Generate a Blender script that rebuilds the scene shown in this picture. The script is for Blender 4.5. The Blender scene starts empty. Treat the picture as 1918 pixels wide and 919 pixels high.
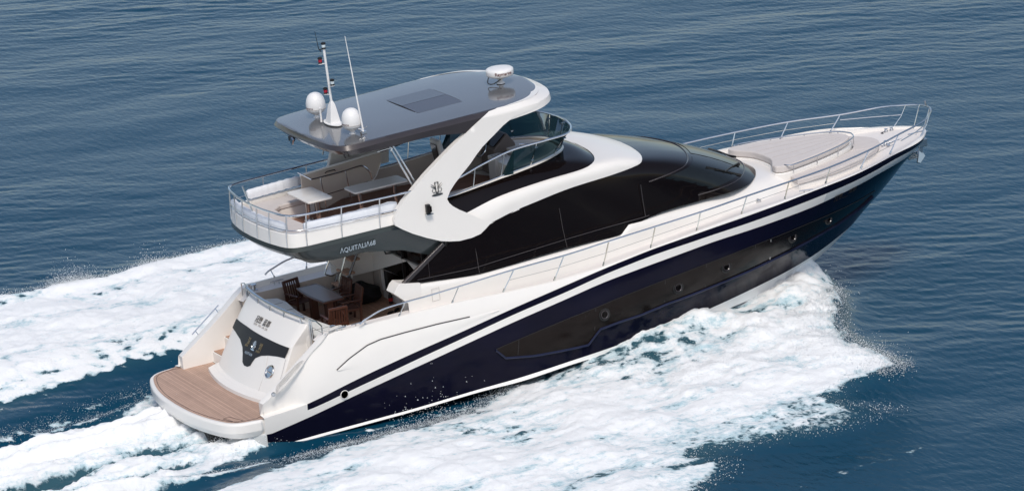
import bpy, math, random
import numpy as np
from mathutils import Vector, Matrix

# ============================================================ camera, sky, sun, exposure
sc = bpy.context.scene
COL = sc.collection
random.seed(7)
RNG = np.random.default_rng(11)
TRIM = math.radians(3.0)                      # running trim of the yacht, bow up
P0 = Vector((1.5, 0.0, -0.12))
TM = Matrix.Rotation(-TRIM, 4, 'Y') @ Matrix.Translation(-P0)   # boat frame -> world
CAM = np.array([-30.96621006, -79.46746356, 29.18606094])       # in the boat frame
RM = np.array([[0.8759552456156322, -0.47269798939307617, -0.09622379384553706],
               [-0.21928519648387554, -0.2125170977456723, -0.9522344699532248],
               [0.42967011797577126, 0.8552152325513234, -0.2898111380348929]])
FL = 7561.67
cd = bpy.data.cameras.new('camera'); cam = bpy.data.objects.new('camera', cd); COL.objects.link(cam)
cd.sensor_width = 36.0; cd.lens = FL/1918.0*36.0; cd.clip_start = 1.0; cd.clip_end = 20000.0
cm = Matrix(((RM[0][0], -RM[1][0], -RM[2][0], CAM[0]),
             (RM[0][1], -RM[1][1], -RM[2][1], CAM[1]),
             (RM[0][2], -RM[1][2], -RM[2][2], CAM[2]), (0, 0, 0, 1)))
cam.matrix_world = TM @ cm
sc.camera = cam

SUN_EL, SUN_AZ = 52.0, 248.0                 # degrees; azimuth of the sun measured in the XY plane from +X
w = bpy.data.worlds.new('World'); sc.world = w; w.use_nodes = True
nt = w.node_tree; bg = nt.nodes['Background']
sky = nt.nodes.new('ShaderNodeTexSky'); sky.sky_type = 'NISHITA'; sky.sun_disc = False
sky.sun_elevation = math.radians(SUN_EL); sky.sun_rotation = math.radians(90.0-SUN_AZ)
sky.air_density = 1.0; sky.dust_density = 1.5; sky.ozone_density = 1.0
hs = nt.nodes.new('ShaderNodeHueSaturation'); hs.inputs['Saturation'].default_value = 0.85      # thin high haze over the blue
nt.links.new(sky.outputs[0], hs.inputs['Color']); nt.links.new(hs.outputs[0], bg.inputs[0]); bg.inputs[1].default_value = 0.13
sl = bpy.data.lights.new('sun', 'SUN'); sun = bpy.data.objects.new('sun', sl); COL.objects.link(sun)
sl.energy = 2.0; sl.angle = math.radians(14); sl.color = (1.0, 0.93, 0.84)
sd = Vector((math.cos(math.radians(SUN_EL))*math.cos(math.radians(SUN_AZ)),
             math.cos(math.radians(SUN_EL))*math.sin(math.radians(SUN_AZ)), math.sin(math.radians(SUN_EL))))
sun.rotation_euler = sd.to_track_quat('Z', 'Y').to_euler(); sun.location = sd*60
sc.view_settings.view_transform = 'Standard'; sc.view_settings.look = 'None'
sc.view_settings.gamma = 1.0; sc.view_settings.exposure = 0.12; sc.view_settings.use_curve_mapping = False
sc.render.engine = 'CYCLES'
sc.cycles.max_bounces = 6; sc.cycles.transparent_max_bounces = 12
sc.cycles.use_denoising = True

# ============================================================ materials
def newmat(name):
    m = bpy.data.materials.new(name); m.use_nodes = True
    return m, m.node_tree, m.node_tree.nodes['Principled BSDF']
def mat(name, col, rough=0.4, metal=0.0, coat=0.0, noise=0.04, nscale=3.0, bump=0.0, bscale=40.0, spec=0.5, stretch=(1, 1, 1), trans=0.0, alpha=1.0, ior=1.5):
    m, t, b = newmat(name)
    tc = t.nodes.new('ShaderNodeTexCoord'); mp = t.nodes.new('ShaderNodeMapping')
    mp.inputs['Scale'].default_value = stretch
    t.links.new(tc.outputs['Object'], mp.inputs[0])
    n = t.nodes.new('ShaderNodeTexNoise'); n.inputs['Scale'].default_value = nscale; n.inputs['Detail'].default_value = 5
    t.links.new(mp.outputs[0], n.inputs['Vector'])
    r = t.nodes.new('ShaderNodeMapRange'); r.inputs[3].default_value = 1-noise*2; r.inputs[4].default_value = 1+noise*2
    t.links.new(n.outputs[0], r.inputs[0])
    mx = t.nodes.new('ShaderNodeMix'); mx.data_type = 'RGBA'; mx.blend_type = 'MULTIPLY'; mx.inputs[0].default_value = 1
    mx.inputs[6].default_value = (*col, 1); t.links.new(r.outputs[0], mx.inputs[7])
    t.links.new(mx.outputs[2], b.inputs['Base Color'])
    r2 = t.nodes.new('ShaderNodeMapRange'); r2.inputs[3].default_value = max(0.02, rough*0.85); r2.inputs[4].default_value = rough*1.2
    t.links.new(n.outputs[0], r2.inputs[0]); t.links.new(r2.outputs[0], b.inputs['Roughness'])
    b.inputs['Metallic'].default_value = metal; b.inputs['Coat Weight'].default_value = coat; b.inputs['Coat Roughness'].default_value = 0.05
    b.inputs['Specular IOR Level'].default_value = spec; b.inputs['IOR'].default_value = ior
    b.inputs['Transmission Weight'].default_value = trans; b.inputs['Alpha'].default_value = alpha
    if bump > 0:
        n2 = t.nodes.new('ShaderNodeTexNoise'); n2.inputs['Scale'].default_value = bscale; n2.inputs['Detail'].default_value = 4
        t.links.new(mp.outputs[0], n2.inputs['Vector'])
        bp = t.nodes.new('ShaderNodeBump'); bp.inputs['Strength'].default_value = 1.0; bp.inputs['Distance'].default_value = bump
        t.links.new(n2.outputs[0], bp.inputs['Height']); t.links.new(bp.outputs[0], b.inputs['Normal'])
    return m
GEL = mat('gelcoat', (0.82, 0.79, 0.75), 0.30, coat=0.2, noise=0.015, nscale=1.2)
GELN = mat('gelcoat_nonskid', (0.76, 0.72, 0.69), 0.55, noise=0.02, nscale=2, bump=0.0015, bscale=160)
NAVY = mat('navy_paint', (0.005, 0.0048, 0.015), 0.10, coat=0.0, noise=0.2, nscale=0.7, spec=0.11)
ANTI = mat('antifouling', (0.012, 0.010, 0.010), 0.35, noise=0.3, nscale=2)
BGLASS = mat('black_glass', (0.0055, 0.0032, 0.003), 0.06, coat=0.0, noise=0.1, nscale=0.6, spec=0.27)
HWIN = mat('hull_window_glass', (0.008, 0.0045, 0.0035), 0.15, noise=0.15, nscale=0.5, spec=0.18)
SEAM = mat('black_seal', (0.02, 0.017, 0.017), 0.5, noise=0.1)
LEDGE = mat('navy_ledge', (0.014, 0.018, 0.045), 0.25, coat=0.2, noise=0.1)
GREY = mat('grey_roof_paint', (0.135, 0.137, 0.145), 0.14, metal=0.25, coat=0.6, noise=0.03, nscale=1.0)
GREYD = mat('grey_fascia_paint', (0.05, 0.043, 0.045), 0.20, metal=0.2, coat=0.4, noise=0.04)
SKIRT = mat('charcoal_skirt_paint', (0.030, 0.038, 0.040), 0.18, metal=0.2, coat=0.25, noise=0.06, nscale=0.8)
STEEL = mat('stainless_steel', (0.62, 0.63, 0.64), 0.13, metal=1.0, noise=0.03, nscale=8)
WIRE = mat('guard_wire_steel', (0.35, 0.36, 0.36), 0.5, metal=0.5)
PLAST = mat('white_plastic', (0.80, 0.79, 0.78), 0.35, noise=0.01)
BLACK = mat('black_plastic', (0.012, 0.012, 0.012), 0.4, noise=0.1)
CUSH = mat('cream_cushion', (0.60, 0.555, 0.53), 0.75, noise=0.03, nscale=6, bump=0.004, bscale=12)
CUSHG = mat('grey_cushion', (0.70, 0.71, 0.69), 0.7, noise=0.04, nscale=6, bump=0.004, bscale=12)
COVER = mat('white_cover_cloth', (0.74, 0.76, 0.80), 0.85, noise=0.03, nscale=5, bump=0.02, bscale=9, stretch=(1, 1, 0.4))
MAHOG = mat('dark_red_wood', (0.070, 0.024, 0.014), 0.4, coat=0.2, noise=0.35, nscale=5, stretch=(1, 9, 9))
MAHT = mat('table_top_wood', (0.10, 0.052, 0.042), 0.32, coat=0.12, noise=0.3, nscale=4, stretch=(12, 1, 1))
DARKIN = mat('dark_interior', (0.02, 0.012, 0.009), 0.6, noise=0.2)
BEIGE = mat('beige_laminate', (0.50, 0.43, 0.37), 0.5, noise=0.03)
ROPE = mat('rope', (0.62, 0.60, 0.57), 0.9, noise=0.1, nscale=30, bump=0.004, bscale=120)
GOLD = mat('gold_lettering', (0.35, 0.27, 0.15), 0.35, metal=0.6, noise=0.1)
GOLDD = mat('bronze_lettering', (0.12, 0.065, 0.035), 0.35, metal=0.5, noise=0.1)
SILVER = mat('silver_lettering', (0.55, 0.62, 0.68), 0.25, metal=0.7, noise=0.05)
INK = mat('dark_lettering', (0.10, 0.08, 0.06), 0.5)
INKL = mat('pale_grey_lettering', (0.45, 0.42, 0.39), 0.5)
RED = mat('red_lens', (0.35, 0.01, 0.03), 0.2)
REDT = mat('maroon_lettering', (0.10, 0.012, 0.012), 0.4)
CLEAR = mat('clear_lens', (0.6, 0.68, 0.7), 0.1)
FABRIC = mat('black_fabric', (0.008, 0.007, 0.008), 0.85, noise=0.3, nscale=8, bump=0.02, bscale=10)
BOOT = mat('white_boot_stripe', (0.86, 0.85, 0.82), 0.35, noise=0.02)
BAND = mat('shaded_stripe_underbody_grey', (0.62, 0.63, 0.62), 0.2, coat=0.3, noise=0.02)  # underbody grey, also painted shade for the white stripe at the bow

def tint_glass(name, col, a):
    m, t, b = newmat(name)
    tr = t.nodes.new('ShaderNodeBsdfTransparent'); tr.inputs[0].default_value = (*col, 1)
    gl = t.nodes.new('ShaderNodeBsdfGlossy'); gl.inputs['Roughness'].default_value = 0.03
    gl.inputs['Color'].default_value = (0.9, 0.95, 1, 1)
    fr = t.nodes.new('ShaderNodeFresnel'); fr.inputs[0].default_value = 1.5
    df = t.nodes.new('ShaderNodeBsdfDiffuse'); df.inputs[0].default_value = (0.01, 0.03, 0.035, 1)
    n = t.nodes.new('ShaderNodeTexNoise'); n.inputs['Scale'].default_value = 1.5
    mr = t.nodes.new('ShaderNodeMapRange'); mr.inputs[3].default_value = a*0.9; mr.inputs[4].default_value = a*1.1
    t.links.new(n.outputs[0], mr.inputs[0])
    m1 = t.nodes.new('ShaderNodeMixShader'); t.links.new(mr.outputs[0], m1.inputs[0])
    t.links.new(tr.outputs[0], m1.inputs[1]); t.links.new(df.outputs[0], m1.inputs[2])
    fm = t.nodes.new('ShaderNodeMath'); fm.operation = 'MULTIPLY'; fm.inputs[1].default_value = 0.4; t.links.new(fr.outputs[0], fm.inputs[0])
    m2 = t.nodes.new('ShaderNodeMixShader'); t.links.new(fm.outputs[0], m2.inputs[0])
    t.links.new(m1.outputs[0], m2.inputs[1]); t.links.new(gl.outputs[0], m2.inputs[2])
    t.links.new(m2.outputs[0], t.nodes['Material Output'].inputs['Surface'])
    return m
TGLASS = tint_glass('smoked_windscreen_glass', (0.11, 0.19, 0.22), 0.5)

def teak(name, base, seam, width=0.06, axis='Y', rough=0.6):
    m, t, b = newmat(name)
    tc = t.nodes.new('ShaderNodeTexCoord'); sx = t.nodes.new('ShaderNodeSeparateXYZ'); t.links.new(tc.outputs['Object'], sx.inputs[0])
    o = sx.outputs[axis]
    mu = t.nodes.new('ShaderNodeMath'); mu.operation = 'DIVIDE'; mu.inputs[1].default_value = width; t.links.new(o, mu.inputs[0])
    fr = t.nodes.new('ShaderNodeMath'); fr.operation = 'FRACT'; t.links.new(mu.outputs[0], fr.inputs[0])
    lt = t.nodes.new('ShaderNodeMath'); lt.operation = 'LESS_THAN'; lt.inputs[1].default_value = 0.10; t.links.new(fr.outputs[0], lt.inputs[0])
    fl = t.nodes.new('ShaderNodeMath'); fl.operation = 'FLOOR'; t.links.new(mu.outputs[0], fl.inputs[0])
    wn = t.nodes.new('ShaderNodeTexWhiteNoise'); wn.noise_dimensions = '1D'; t.links.new(fl.outputs[0], wn.inputs['W'])
    mp = t.nodes.new('ShaderNodeMapping'); mp.inputs['Scale'].default_value = (1.2, 14, 4) if axis == 'Y' else (14, 1.2, 4)
    t.links.new(tc.outputs['Object'], mp.inputs[0])
    n = t.nodes.new('ShaderNodeTexNoise'); n.inputs['Scale'].default_value = 3; n.inputs['Detail'].default_value = 8; n.inputs['Roughness'].default_value = 0.7
    t.links.new(mp.outputs[0], n.inputs['Vector'])
    n3 = t.nodes.new('ShaderNodeTexNoise'); n3.inputs['Scale'].default_value = 1.6; n3.inputs['Detail'].default_value = 4
    t.links.new(tc.outputs['Object'], n3.inputs['Vector'])
    a = t.nodes.new('ShaderNodeMath'); a.operation = 'MULTIPLY_ADD'; a.inputs[1].default_value = 0.28; a.inputs[2].default_value = 0.62
    t.links.new(wn.outputs[0], a.inputs[0])
    a2 = t.nodes.new('ShaderNodeMath'); a2.operation = 'MULTIPLY_ADD'; a2.inputs[1].default_value = 0.55; t.links.new(n.outputs[0], a2.inputs[0]); t.links.new(a.outputs[0], a2.inputs[2])
    a3 = t.nodes.new('ShaderNodeMath'); a3.operation = 'MULTIPLY_ADD'; a3.inputs[1].default_value = 0.35; t.links.new(n3.outputs[0], a3.inputs[0]); t.links.new(a2.outputs[0], a3.inputs[2])
    a4 = t.nodes.new('ShaderNodeMath'); a4.operation = 'SUBTRACT'; a4.inputs[1].default_value = 0.18; t.links.new(a3.outputs[0], a4.inputs[0])
    mx = t.nodes.new('ShaderNodeMix'); mx.data_type = 'RGBA'; mx.blend_type = 'MULTIPLY'; mx.inputs[0].default_value = 1
    mx.inputs[6].default_value = (*base, 1); t.links.new(a4.outputs[0], mx.inputs[7])
    m2 = t.nodes.new('ShaderNodeMix'); m2.data_type = 'RGBA'; t.links.new(lt.outputs[0], m2.inputs[0])
    t.links.new(mx.outputs[2], m2.inputs[6]); m2.inputs[7].default_value = (*seam, 1)
    t.links.new(m2.outputs[2], b.inputs['Base Color']); b.inputs['Roughness'].default_value = rough
    b.inputs['Specular IOR Level'].default_value = 0.3
    return m
TEAK = teak('teak_deck', (0.45, 0.305, 0.235), (0.25, 0.165, 0.125), 0.055, 'X')
TEAKC = teak('cockpit_teak', (0.44, 0.27, 0.19), (0.13, 0.07, 0.05), 0.055, 'X')
TEAKF = teak('flybridge_teak', (0.30, 0.16, 0.11), (0.10, 0.05, 0.035), 0.055, 'Y')

# ============================================================ geometry helpers (all in the boat frame: x forward, y port, z up)
def A(u, v, x=None, y=None, z=None):
    """the point of the boat seen at (u, v) of the reference, on a real plane x=, y= or z="""
    d = RM.T @ np.array([(u-959)/FL, (v-459.5)/FL, 1.0])
    t = (x-CAM[0])/d[0] if x is not None else (y-CAM[1])/d[1] if y is not None else (z-CAM[2])/d[2]
    return tuple(CAM + d*t)
XS = ([-1.25, -0.8, -0.28, 0.08, 0.66, 1.11, 1.49, 1.96, 2.21, 2.45, 2.6], [13.0, 15.0, 16.46, 17.19, 18.14, 18.74, 19.27, 19.72, 20.05, 20.33, 20.42])
def HY(x, z):
    """half beam of the hull surface"""
    xs = np.interp(z, *XS); B = np.interp(z, [-0.1, 0.4, 1.0, 2.6], [2.44, 2.53, 2.60, 2.62])
    p = np.interp(z, [-0.3, 0.5, 1.5, 2.5], [1.75, 2.1, 2.8, 3.7]); q = np.interp(z, [-0.3, 0.8, 2.5], [1.0, 0.9, 0.72]); x0 = np.interp(z, [0, 2.5], [7.5, 9.0])
    t = min(max((x-x0)/(xs-x0), 0), 1)
    return (B - 0.0022*max(0, 9-x)**2)*(1-t**p)**q
def H(u, v, off=0.0):
    d = RM.T @ np.array([(u-959)/FL, (v-459.5)/FL, 1.0])
    lo, hi = 80.0, 125.0; prev = None
    ts = np.linspace(lo, hi, 900)
    for t in ts:
        p = CAM+d*t; g = p[1] + HY(p[0], p[2]) + off
        if prev is not None and prev < 0 <= g:
            a, b = t-(ts[1]-ts[0]), t
            for _ in range(25):
                m = (a+b)/2; p = CAM+d*m
                if p[1]+HY(p[0], p[2])+off < 0: a = m
                else: b = m
            return tuple(CAM+d*b)
        prev = g
    return None
def spline(pts, n, closed=False):
    """Catmull-Rom resample by arc length"""
    P = [np.array(p, float) for p in pts]; out = []
    N = len(P); segs = N if closed else N-1
    for i in range(segs):
        p0 = P[(i-1) % N] if closed or i > 0 else 2*P[0]-P[1]
        p1, p2 = P[i % N], P[(i+1) % N]
        p3 = P[(i+2) % N] if closed or i+2 < N else 2*P[-1]-P[-2]
        for k in range(12):
            t = k/12
            out.append(0.5*((2*p1)+(-p0+p2)*t+(2*p0-5*p1+4*p2-p3)*t*t+(-p0+3*p1-3*p2+p3)*t**3))
    if not closed: out.append(P[-1])
    else: out.append(out[0])
    out = np.array(out); d = np.r_[0, np.cumsum(np.linalg.norm(np.diff(out, axis=0), axis=1))]
    q = np.linspace(0, d[-1], n+1 if closed else n)
    if closed: q = q[:-1]
    return np.stack([np.interp(q, d, out[:, k]) for k in range(out.shape[1])], 1)
def resample(pts, n):
    o = np.array(pts, float); d = np.r_[0, np.cumsum(np.linalg.norm(np.diff(o, axis=0), axis=1))]
    q = np.linspace(0, d[-1], n)
    return np.stack([np.interp(q, d, o[:, k]) for k in range(3)], 1)

class MB:
    def __init__(s): s.v = []; s.f = []; s.m = []
    def add(s, vs, fs, mi=0):
        b = len(s.v); s.v += [tuple(map(float, p)) for p in vs]
        for f in fs: s.f.append(tuple(b+i for i in f)); s.m.append(mi)
        return s
    def grid(s, rings, mi=0, closed=False, flip=False, mfun=None):
        n = len(rings[0]); vs = [p for r in rings for p in r]; b = len(s.v); s.v += [tuple(map(float, p)) for p in vs]
        for i in range(len(rings)-1):
            for j in range(n if closed else n-1):
                k = (j+1) % n
                f = (b+i*n+j, b+i*n+k, b+(i+1)*n+k, b+(i+1)*n+j)
                if flip: f = f[::-1]
                s.f.append(f); s.m.append(mfun(i, j) if mfun else mi)
        return s
    def poly(s, pts, mi=0): return s.add(pts, [tuple(range(len(pts)))], mi)
    def box(s, c, size, rot=None, mi=0, taper=1.0):
        hx, hy, hz = size[0]/2, size[1]/2, size[2]/2
        vs = []
        for z in (-hz, hz):
            k = taper if z > 0 else 1.0
            for x, y in ((-hx, -hy), (hx, -hy), (hx, hy), (-hx, hy)): vs.append(Vector((x*k, y*k, z)))
        if rot is not None: vs = [rot @ v for v in vs]
        vs = [v+Vector(c) for v in vs]
        return s.add(vs, [(0, 3, 2, 1), (4, 5, 6, 7), (0, 1, 5, 4), (1, 2, 6, 5), (2, 3, 7, 6), (3, 0, 4, 7)], mi)
    def beam(s, a, b, wd, ht, mi=0, up=(0, 0, 1)):
        a, b = Vector(a), Vector(b); d = (b-a); L = d.length; d.normalize(); u = Vector(up)
        sd_ = d.cross(u)
        if sd_.length < 1e-4: sd_ = d.cross(Vector((0, 1, 0)))
        sd_.normalize(); u = sd_.cross(d)
        R = Matrix((d, sd_, u)).transposed()
        return s.box((a+b)/2, (L, wd, ht), R, mi)
    def tube(s, pts, r, n=8, mi=0, closed=False, cap=True):
        P = [Vector(p) for p in pts]; N = len(P); rings = []; prev = None
        for i in range(N):
            if closed: d = P[(i+1) % N]-P[(i-1) % N]
            else: d = P[min(i+1, N-1)]-P[max(i-1, 0)]
            if d.length < 1e-9: d = Vector((0, 0, 1))
            d.normalize()
            if prev is None:
                u = Vector((0, 0, 1)) if abs(d.z) < 0.9 else Vector((1, 0, 0)); a = d.cross(u).normalized()
            else:
                a = (prev - d*prev.dot(d))
                if a.length < 1e-6: a = d.cross(Vector((0, 0, 1)))
                a.normalize()
            prev = a; b = d.cross(a); rr = r[i] if hasattr(r, '__len__') else r
            rings.append([P[i]+(a*math.cos(2*math.pi*k/n)+b*math.sin(2*math.pi*k/n))*rr for k in range(n)])
        if closed: rings.append(rings[0])
        s.grid(rings, mi, closed=True)
        if cap and not closed: s.poly(rings[0][::-1], mi); s.poly(rings[-1], mi)
        return s
    def lathe(s, prof, c=(0, 0, 0), n=28, mi=0, rot=None, mfun=None):
        rings = []
        for r, z in prof:
            ring = [Vector((r*math.cos(2*math.pi*k/n), r*math.sin(2*math.pi*k/n), z)) for k in range(n)]
            if rot is not None: ring = [rot @ v for v in ring]
            rings.append([v+Vector(c) for v in ring])
        s.grid(rings, mi, closed=True, mfun=mfun)
        if prof[0][0] > 1e-4: s.poly(rings[0][::-1], mi if not mfun else mfun(0, 0))
        if prof[-1][0] > 1e-4: s.poly(rings[-1], mi if not mfun else mfun(len(prof)-2, 0))
        return s
    def slab(s, outline, z0, z1, mi=0, inset=0.0, top_mi=None):
        """outline: [(x,y)] or [(x,y,zshift)]"""
        n = len(outline); g = [(p[2] if len(p) > 2 else 0) for p in outline]
        lo = [(p[0], p[1], z0+k) for p, k in zip(outline, g)]; hi = [(p[0], p[1], z1+k) for p, k in zip(outline, g)]
        s.grid([lo, hi], mi, closed=True); s.poly(lo[::-1], mi); s.poly(hi, mi if top_mi is None else top_mi)
        return s
    def build(s, name, mats, parent=None, bevel=0.0, seg=2, smooth=35, label=None, mirror=False, thick=0.0, subsurf=0):
        me = bpy.data.meshes.new(name); me.from_pydata(s.v, [], s.f)
        if not isinstance(mats, (list, tuple)): mats = [mats]
        for m in mats: me.materials.append(m)
        me.polygons.foreach_set('material_index', s.m)
        me.validate(); me.update()
        import bmesh
        bm = bmesh.new(); bm.from_mesh(me); bmesh.ops.remove_doubles(bm, verts=bm.verts, dist=1e-5)
        bmesh.ops.recalc_face_normals(bm, faces=bm.faces); bm.to_mesh(me); bm.free()
        if smooth:
            me.polygons.foreach_set('use_smooth', [True]*len(me.polygons)); me.set_sharp_from_angle(angle=math.radians(smooth))
        o = bpy.data.objects.new(name, me); COL.objects.link(o)
        twin = None
        if mirror and min(abs(v[1]) for v in s.v) > 0.004:      # the port piece is an object of its own
            m2 = me.copy(); m2.transform(Matrix.Diagonal((1, -1, 1, 1))); m2.flip_normals(); twin = bpy.data.objects.new(name, m2); COL.objects.link(twin)
        elif mirror:
            md = o.modifiers.new('mirror', 'MIRROR'); md.use_axis = (False, True, False)
        if thick:
            md = o.modifiers.new('thickness', 'SOLIDIFY'); md.thickness = abs(thick); md.offset = -1 if thick > 0 else 1
        if subsurf:
            md = o.modifiers.new('sub', 'SUBSURF'); md.levels = subsurf; md.render_levels = subsurf
        if bevel > 0:
            md = o.modifiers.new('bevel', 'BEVEL'); md.width = bevel; md.segments = seg; md.limit_method = 'ANGLE'; md.angle_limit = math.radians(35)
            md.harden_normals = True
        if parent: o.parent = parent
        if label: o['label'] = label
        if twin:
            twin.parent = o.parent
            for md in o.modifiers:
                n_ = twin.modifiers.new(md.name, md.type)
                for a_ in ('thickness', 'offset', 'levels', 'render_levels', 'width', 'segments', 'limit_method', 'angle_limit', 'harden_normals'):
                    if hasattr(md, a_): setattr(n_, a_, getattr(md, a_))
        return o
ROOTS = []
def thing(name, label, cat, loc=(0, 0, 0), rz=0.0, group=None):
    o = bpy.data.objects.new(name, None); COL.objects.link(o); o.location = loc; o.rotation_euler = (0, 0, rz)
    o.empty_display_size = 0.3; o['label'] = label; o['category'] = cat
    if group: o['group'] = group
    ROOTS.append(o); return o
def mir(pts): return [(p[0], -p[1], *p[2:]) for p in pts]
def sym(half):
    """closed outline from a half outline going from the centreline (aft) over the port side to the centreline (fore)"""
    a = [tuple(p) for p in half]; b = [(p[0], -p[1], *p[2:]) for p in a[::-1]]
    if abs(a[-1][1]) < 1e-6: b = b[1:]
    if abs(a[0][1]) < 1e-6: b = b[:-1]
    return a+b
def text(body, size, org, right, up, m, name, parent, extrude=0.002, align='LEFT', xs=1.0, label=None):
    cu = bpy.data.curves.new(name, 'FONT'); cu.body = body; cu.size = size; cu.extrude = extrude; cu.align_x = align; cu.resolution_u = 2
    to = bpy.data.objects.new(name, cu); COL.objects.link(to)
    dg = bpy.context.evaluated_depsgraph_get(); me = bpy.data.meshes.new_from_object(to.evaluated_get(dg))
    bpy.data.objects.remove(to)
    R = Vector(right).normalized(); U = Vector(up); U = (U-R*U.dot(R)).normalized(); Nn = R.cross(U)
    M = Matrix(((R.x*xs, U.x, Nn.x, org[0]), (R.y*xs, U.y, Nn.y, org[1]), (R.z*xs, U.z, Nn.z, org[2]), (0, 0, 0, 1)))
    me.transform(M); me.materials.clear(); me.materials.append(m)
    o = bpy.data.objects.new(name, me); COL.objects.link(o); o.parent = parent
    if label: o['label'] = label
    return o

# ============================================================ THE YACHT
yacht = thing('motor_yacht', 'long white and dark navy flybridge motor yacht running at speed through foam', 'yacht')

# ---------------------------------------------------------------- hull
def pick(lst): return sorted([H(*p) for p in lst if H(*p) is not None])
N1 = pick([(576, 757), (678, 705), (780, 658), (865, 621), (963.5, 576), (1060, 534), (1131, 503), (1223, 466), (1340, 425), (1404, 403), (1522, 358), (1600, 328), (1677, 287.5)])
N2 = pick([(585, 765.6), (637, 740), (780, 673), (865, 634), (963.5, 588), (1060, 547), (1131, 514), (1223, 477.5), (1340, 438), (1404, 417), (1522, 373), (1600, 340), (1677, 297)])
N3 = pick([(503, 814), (579, 781), (678, 734), (780, 687), (865, 647.6), (963.5, 602), (1060, 560), (1131, 528), (1223, 494), (1340, 451), (1404, 431), (1522, 388), (1600, 351), (1657, 319)])
B1 = pick([(505.5, 839), (600, 812), (780, 763.6), (900, 727.6), (957.5, 712), (1067.6, 676), (1200, 630.6), (1275, 601), (1340, 573), (1400, 545), (1485, 502), (1533, 472)])
B2 = pick([(505.5, 841), (780, 767), (900, 731), (972, 713.5), (1067.6, 681), (1200, 639), (1275, 609.5), (1340, 582.5), (1400, 556), (1451, 533), (1533, 485)])
def zl(pts, ext_a, ext_f):
    P = [ext_a]+[(p[0], p[2]) for p in pts if ext_a[0] < p[0] < ext_f[0]]+[ext_f]
    X = np.array([p[0] for p in P]); Z = np.array([p[1] for p in P])
    return lambda x: float(np.interp(x, X, Z)), ext_f
zN1 = zl(N1, (1.25, 0.60), (20.34, 2.555)); zN2 = zl(N2, (1.25, 0.47), (20.30, 2.47)); zN3 = zl(N3, (1.25, 0.22), (20.22, 2.385))
zB1 = zl(B1, (1.25, -0.07), (18.16, 0.67)); zB2 = zl(B2, (1.25, -0.09), (17.9, 0.50))
WT = [(1.36, 0.86), (1.8, 1.16), (2.25, 1.47), (2.7, 1.80), (3.0, 2.04), (3.2, 2.12), (3.45, 2.10), (3.9, 2.10), (5.2, 2.10), (6.15, 2.11), (7.54, 2.06), (8.63, 2.04), (9.91, 2.10), (11.17, 2.24), (12.41, 2.36), (13.65, 2.46), (14.9, 2.51), (16.1, 2.555), (17.25, 2.59), (18.3, 2.605), (19.3, 2.61), (20.0, 2.62), (20.40, 2.62)]
zW = (lambda x: float(np.interp(x, [p[0] for p in WT], [p[1] for p in WT])), WT[-1])
def winset(x): return float(np.interp(x, [1.3, 2.0, 3, 7, 10, 12], [0.16, 0.19, 0.17, 0.10, 0.03, 0.015]))
NS = 110
def smoothz(f):   # light smoothing of the traced line
    def g(x): return (f(x-0.35)+2*f(x)+f(x+0.35))/4
    return g
def line(zf, xa=1.3, inset=0.0, inf=None):
    f, e = zf; fs = smoothz(f) if inf is None else f; out = []
    for i in range(NS+1):
        s_ = i/NS; x = xa+(e[0]-xa)*s_; z = fs(x) if 0.02 < s_ < 0.965 else f(x); out.append([x, z])
    out = np.array(out)
    y = np.array([HY(x, z) for x, z in out]); y[-1] = 0.0
    if inf: y = np.maximum(y-np.array([inf(x) for x in out[:, 0]]), 0)
    return np.stack([out[:, 0], -y, out[:, 1]], 1)
def mix(a, b, k, flat=False):
    o = a*(1-k)+b*k
    if not flat:
        for r in o[:-1]: r[1] = -HY(r[0], r[2])
    return o
LW = line(zW, 1.36, inf=winset); L1_ = line(zN1); L2_ = line(zN2); L3_ = line(zN3); LB1 = line(zB1); LB2 = line(zB2)
kb = np.clip((16.9-LB2[:, 0])/1.5, 0, 1); LB2[:, 1] = LB2[:, 1]*(1-kb)+np.minimum(LB2[:, 1], LB1[:, 1]-0.045)*kb
LK = []
for i in range(NS+1):
    x = 1.3+(16.6-1.3)*i/NS
    zz = float(np.interp(x, [1.3, 9, 13, 15, 16.6], [-0.95, -1.25, -1.25, -0.8, -0.22])); LK.append([x, 0, zz])
LK = np.array(LK)
mb = MB()
rows = [LW, mix(LW, L1_, 0.5, True), L1_]
foot = L1_.copy(); kf = np.clip((2.35-L1_[:, 0])/0.30, 0, 1); foot[:, 1] += 0.20*kf; foot[:, 2] += 0.02*kf
rows[1] = mix(LW, foot, 0.5, True)
rows[2] = foot
rows[1][:, 1] -= 0.035*np.clip(np.minimum((rows[1][:, 0]-1.3)/1.0, (9.0-rows[1][:, 0])/2.5), 0, 1)
mb.grid(rows, 1)
mb.grid([foot, L1_], 1)
mb.grid([L1_, L2_], mfun=lambda i, j: 0 if L1_[j][0] > 2.28 else 1)
mb.grid([L2_, L3_], mfun=lambda i, j: 3 if L2_[j][0] > 16.0 else 1)  # white stripe coloured greyer forward: shade of the bow put into the colour
mb.grid([L3_, mix(L3_, LB1, .2), mix(L3_, LB1, .4), mix(L3_, LB1, .6), mix(L3_, LB1, .8), LB1], 0)
mb.grid([LB1, LB2], 4)
chine = LB2.copy(); chine[:, 1] = np.minimum(chine[:, 1]+0.07, 0)
mb.grid([LB2, chine, mix(chine, LK, .33, True), mix(chine, LK, .66, True), LK], 2)
tr = [(1.3, L1_[0][1], 0.54), L2_[0], L3_[0], mix(L3_, LB1, .4)[0], LB1[0], LB2[0], chine[0], LK[0]]
mb.grid([[tuple(p) for p in tr], [(p[0], 0, p[2]) for p in tr]], 1)
hull = mb.build('hull', [NAVY, GEL, ANTI, BAND, BOOT], yacht, mirror=True, smooth=40)

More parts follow.
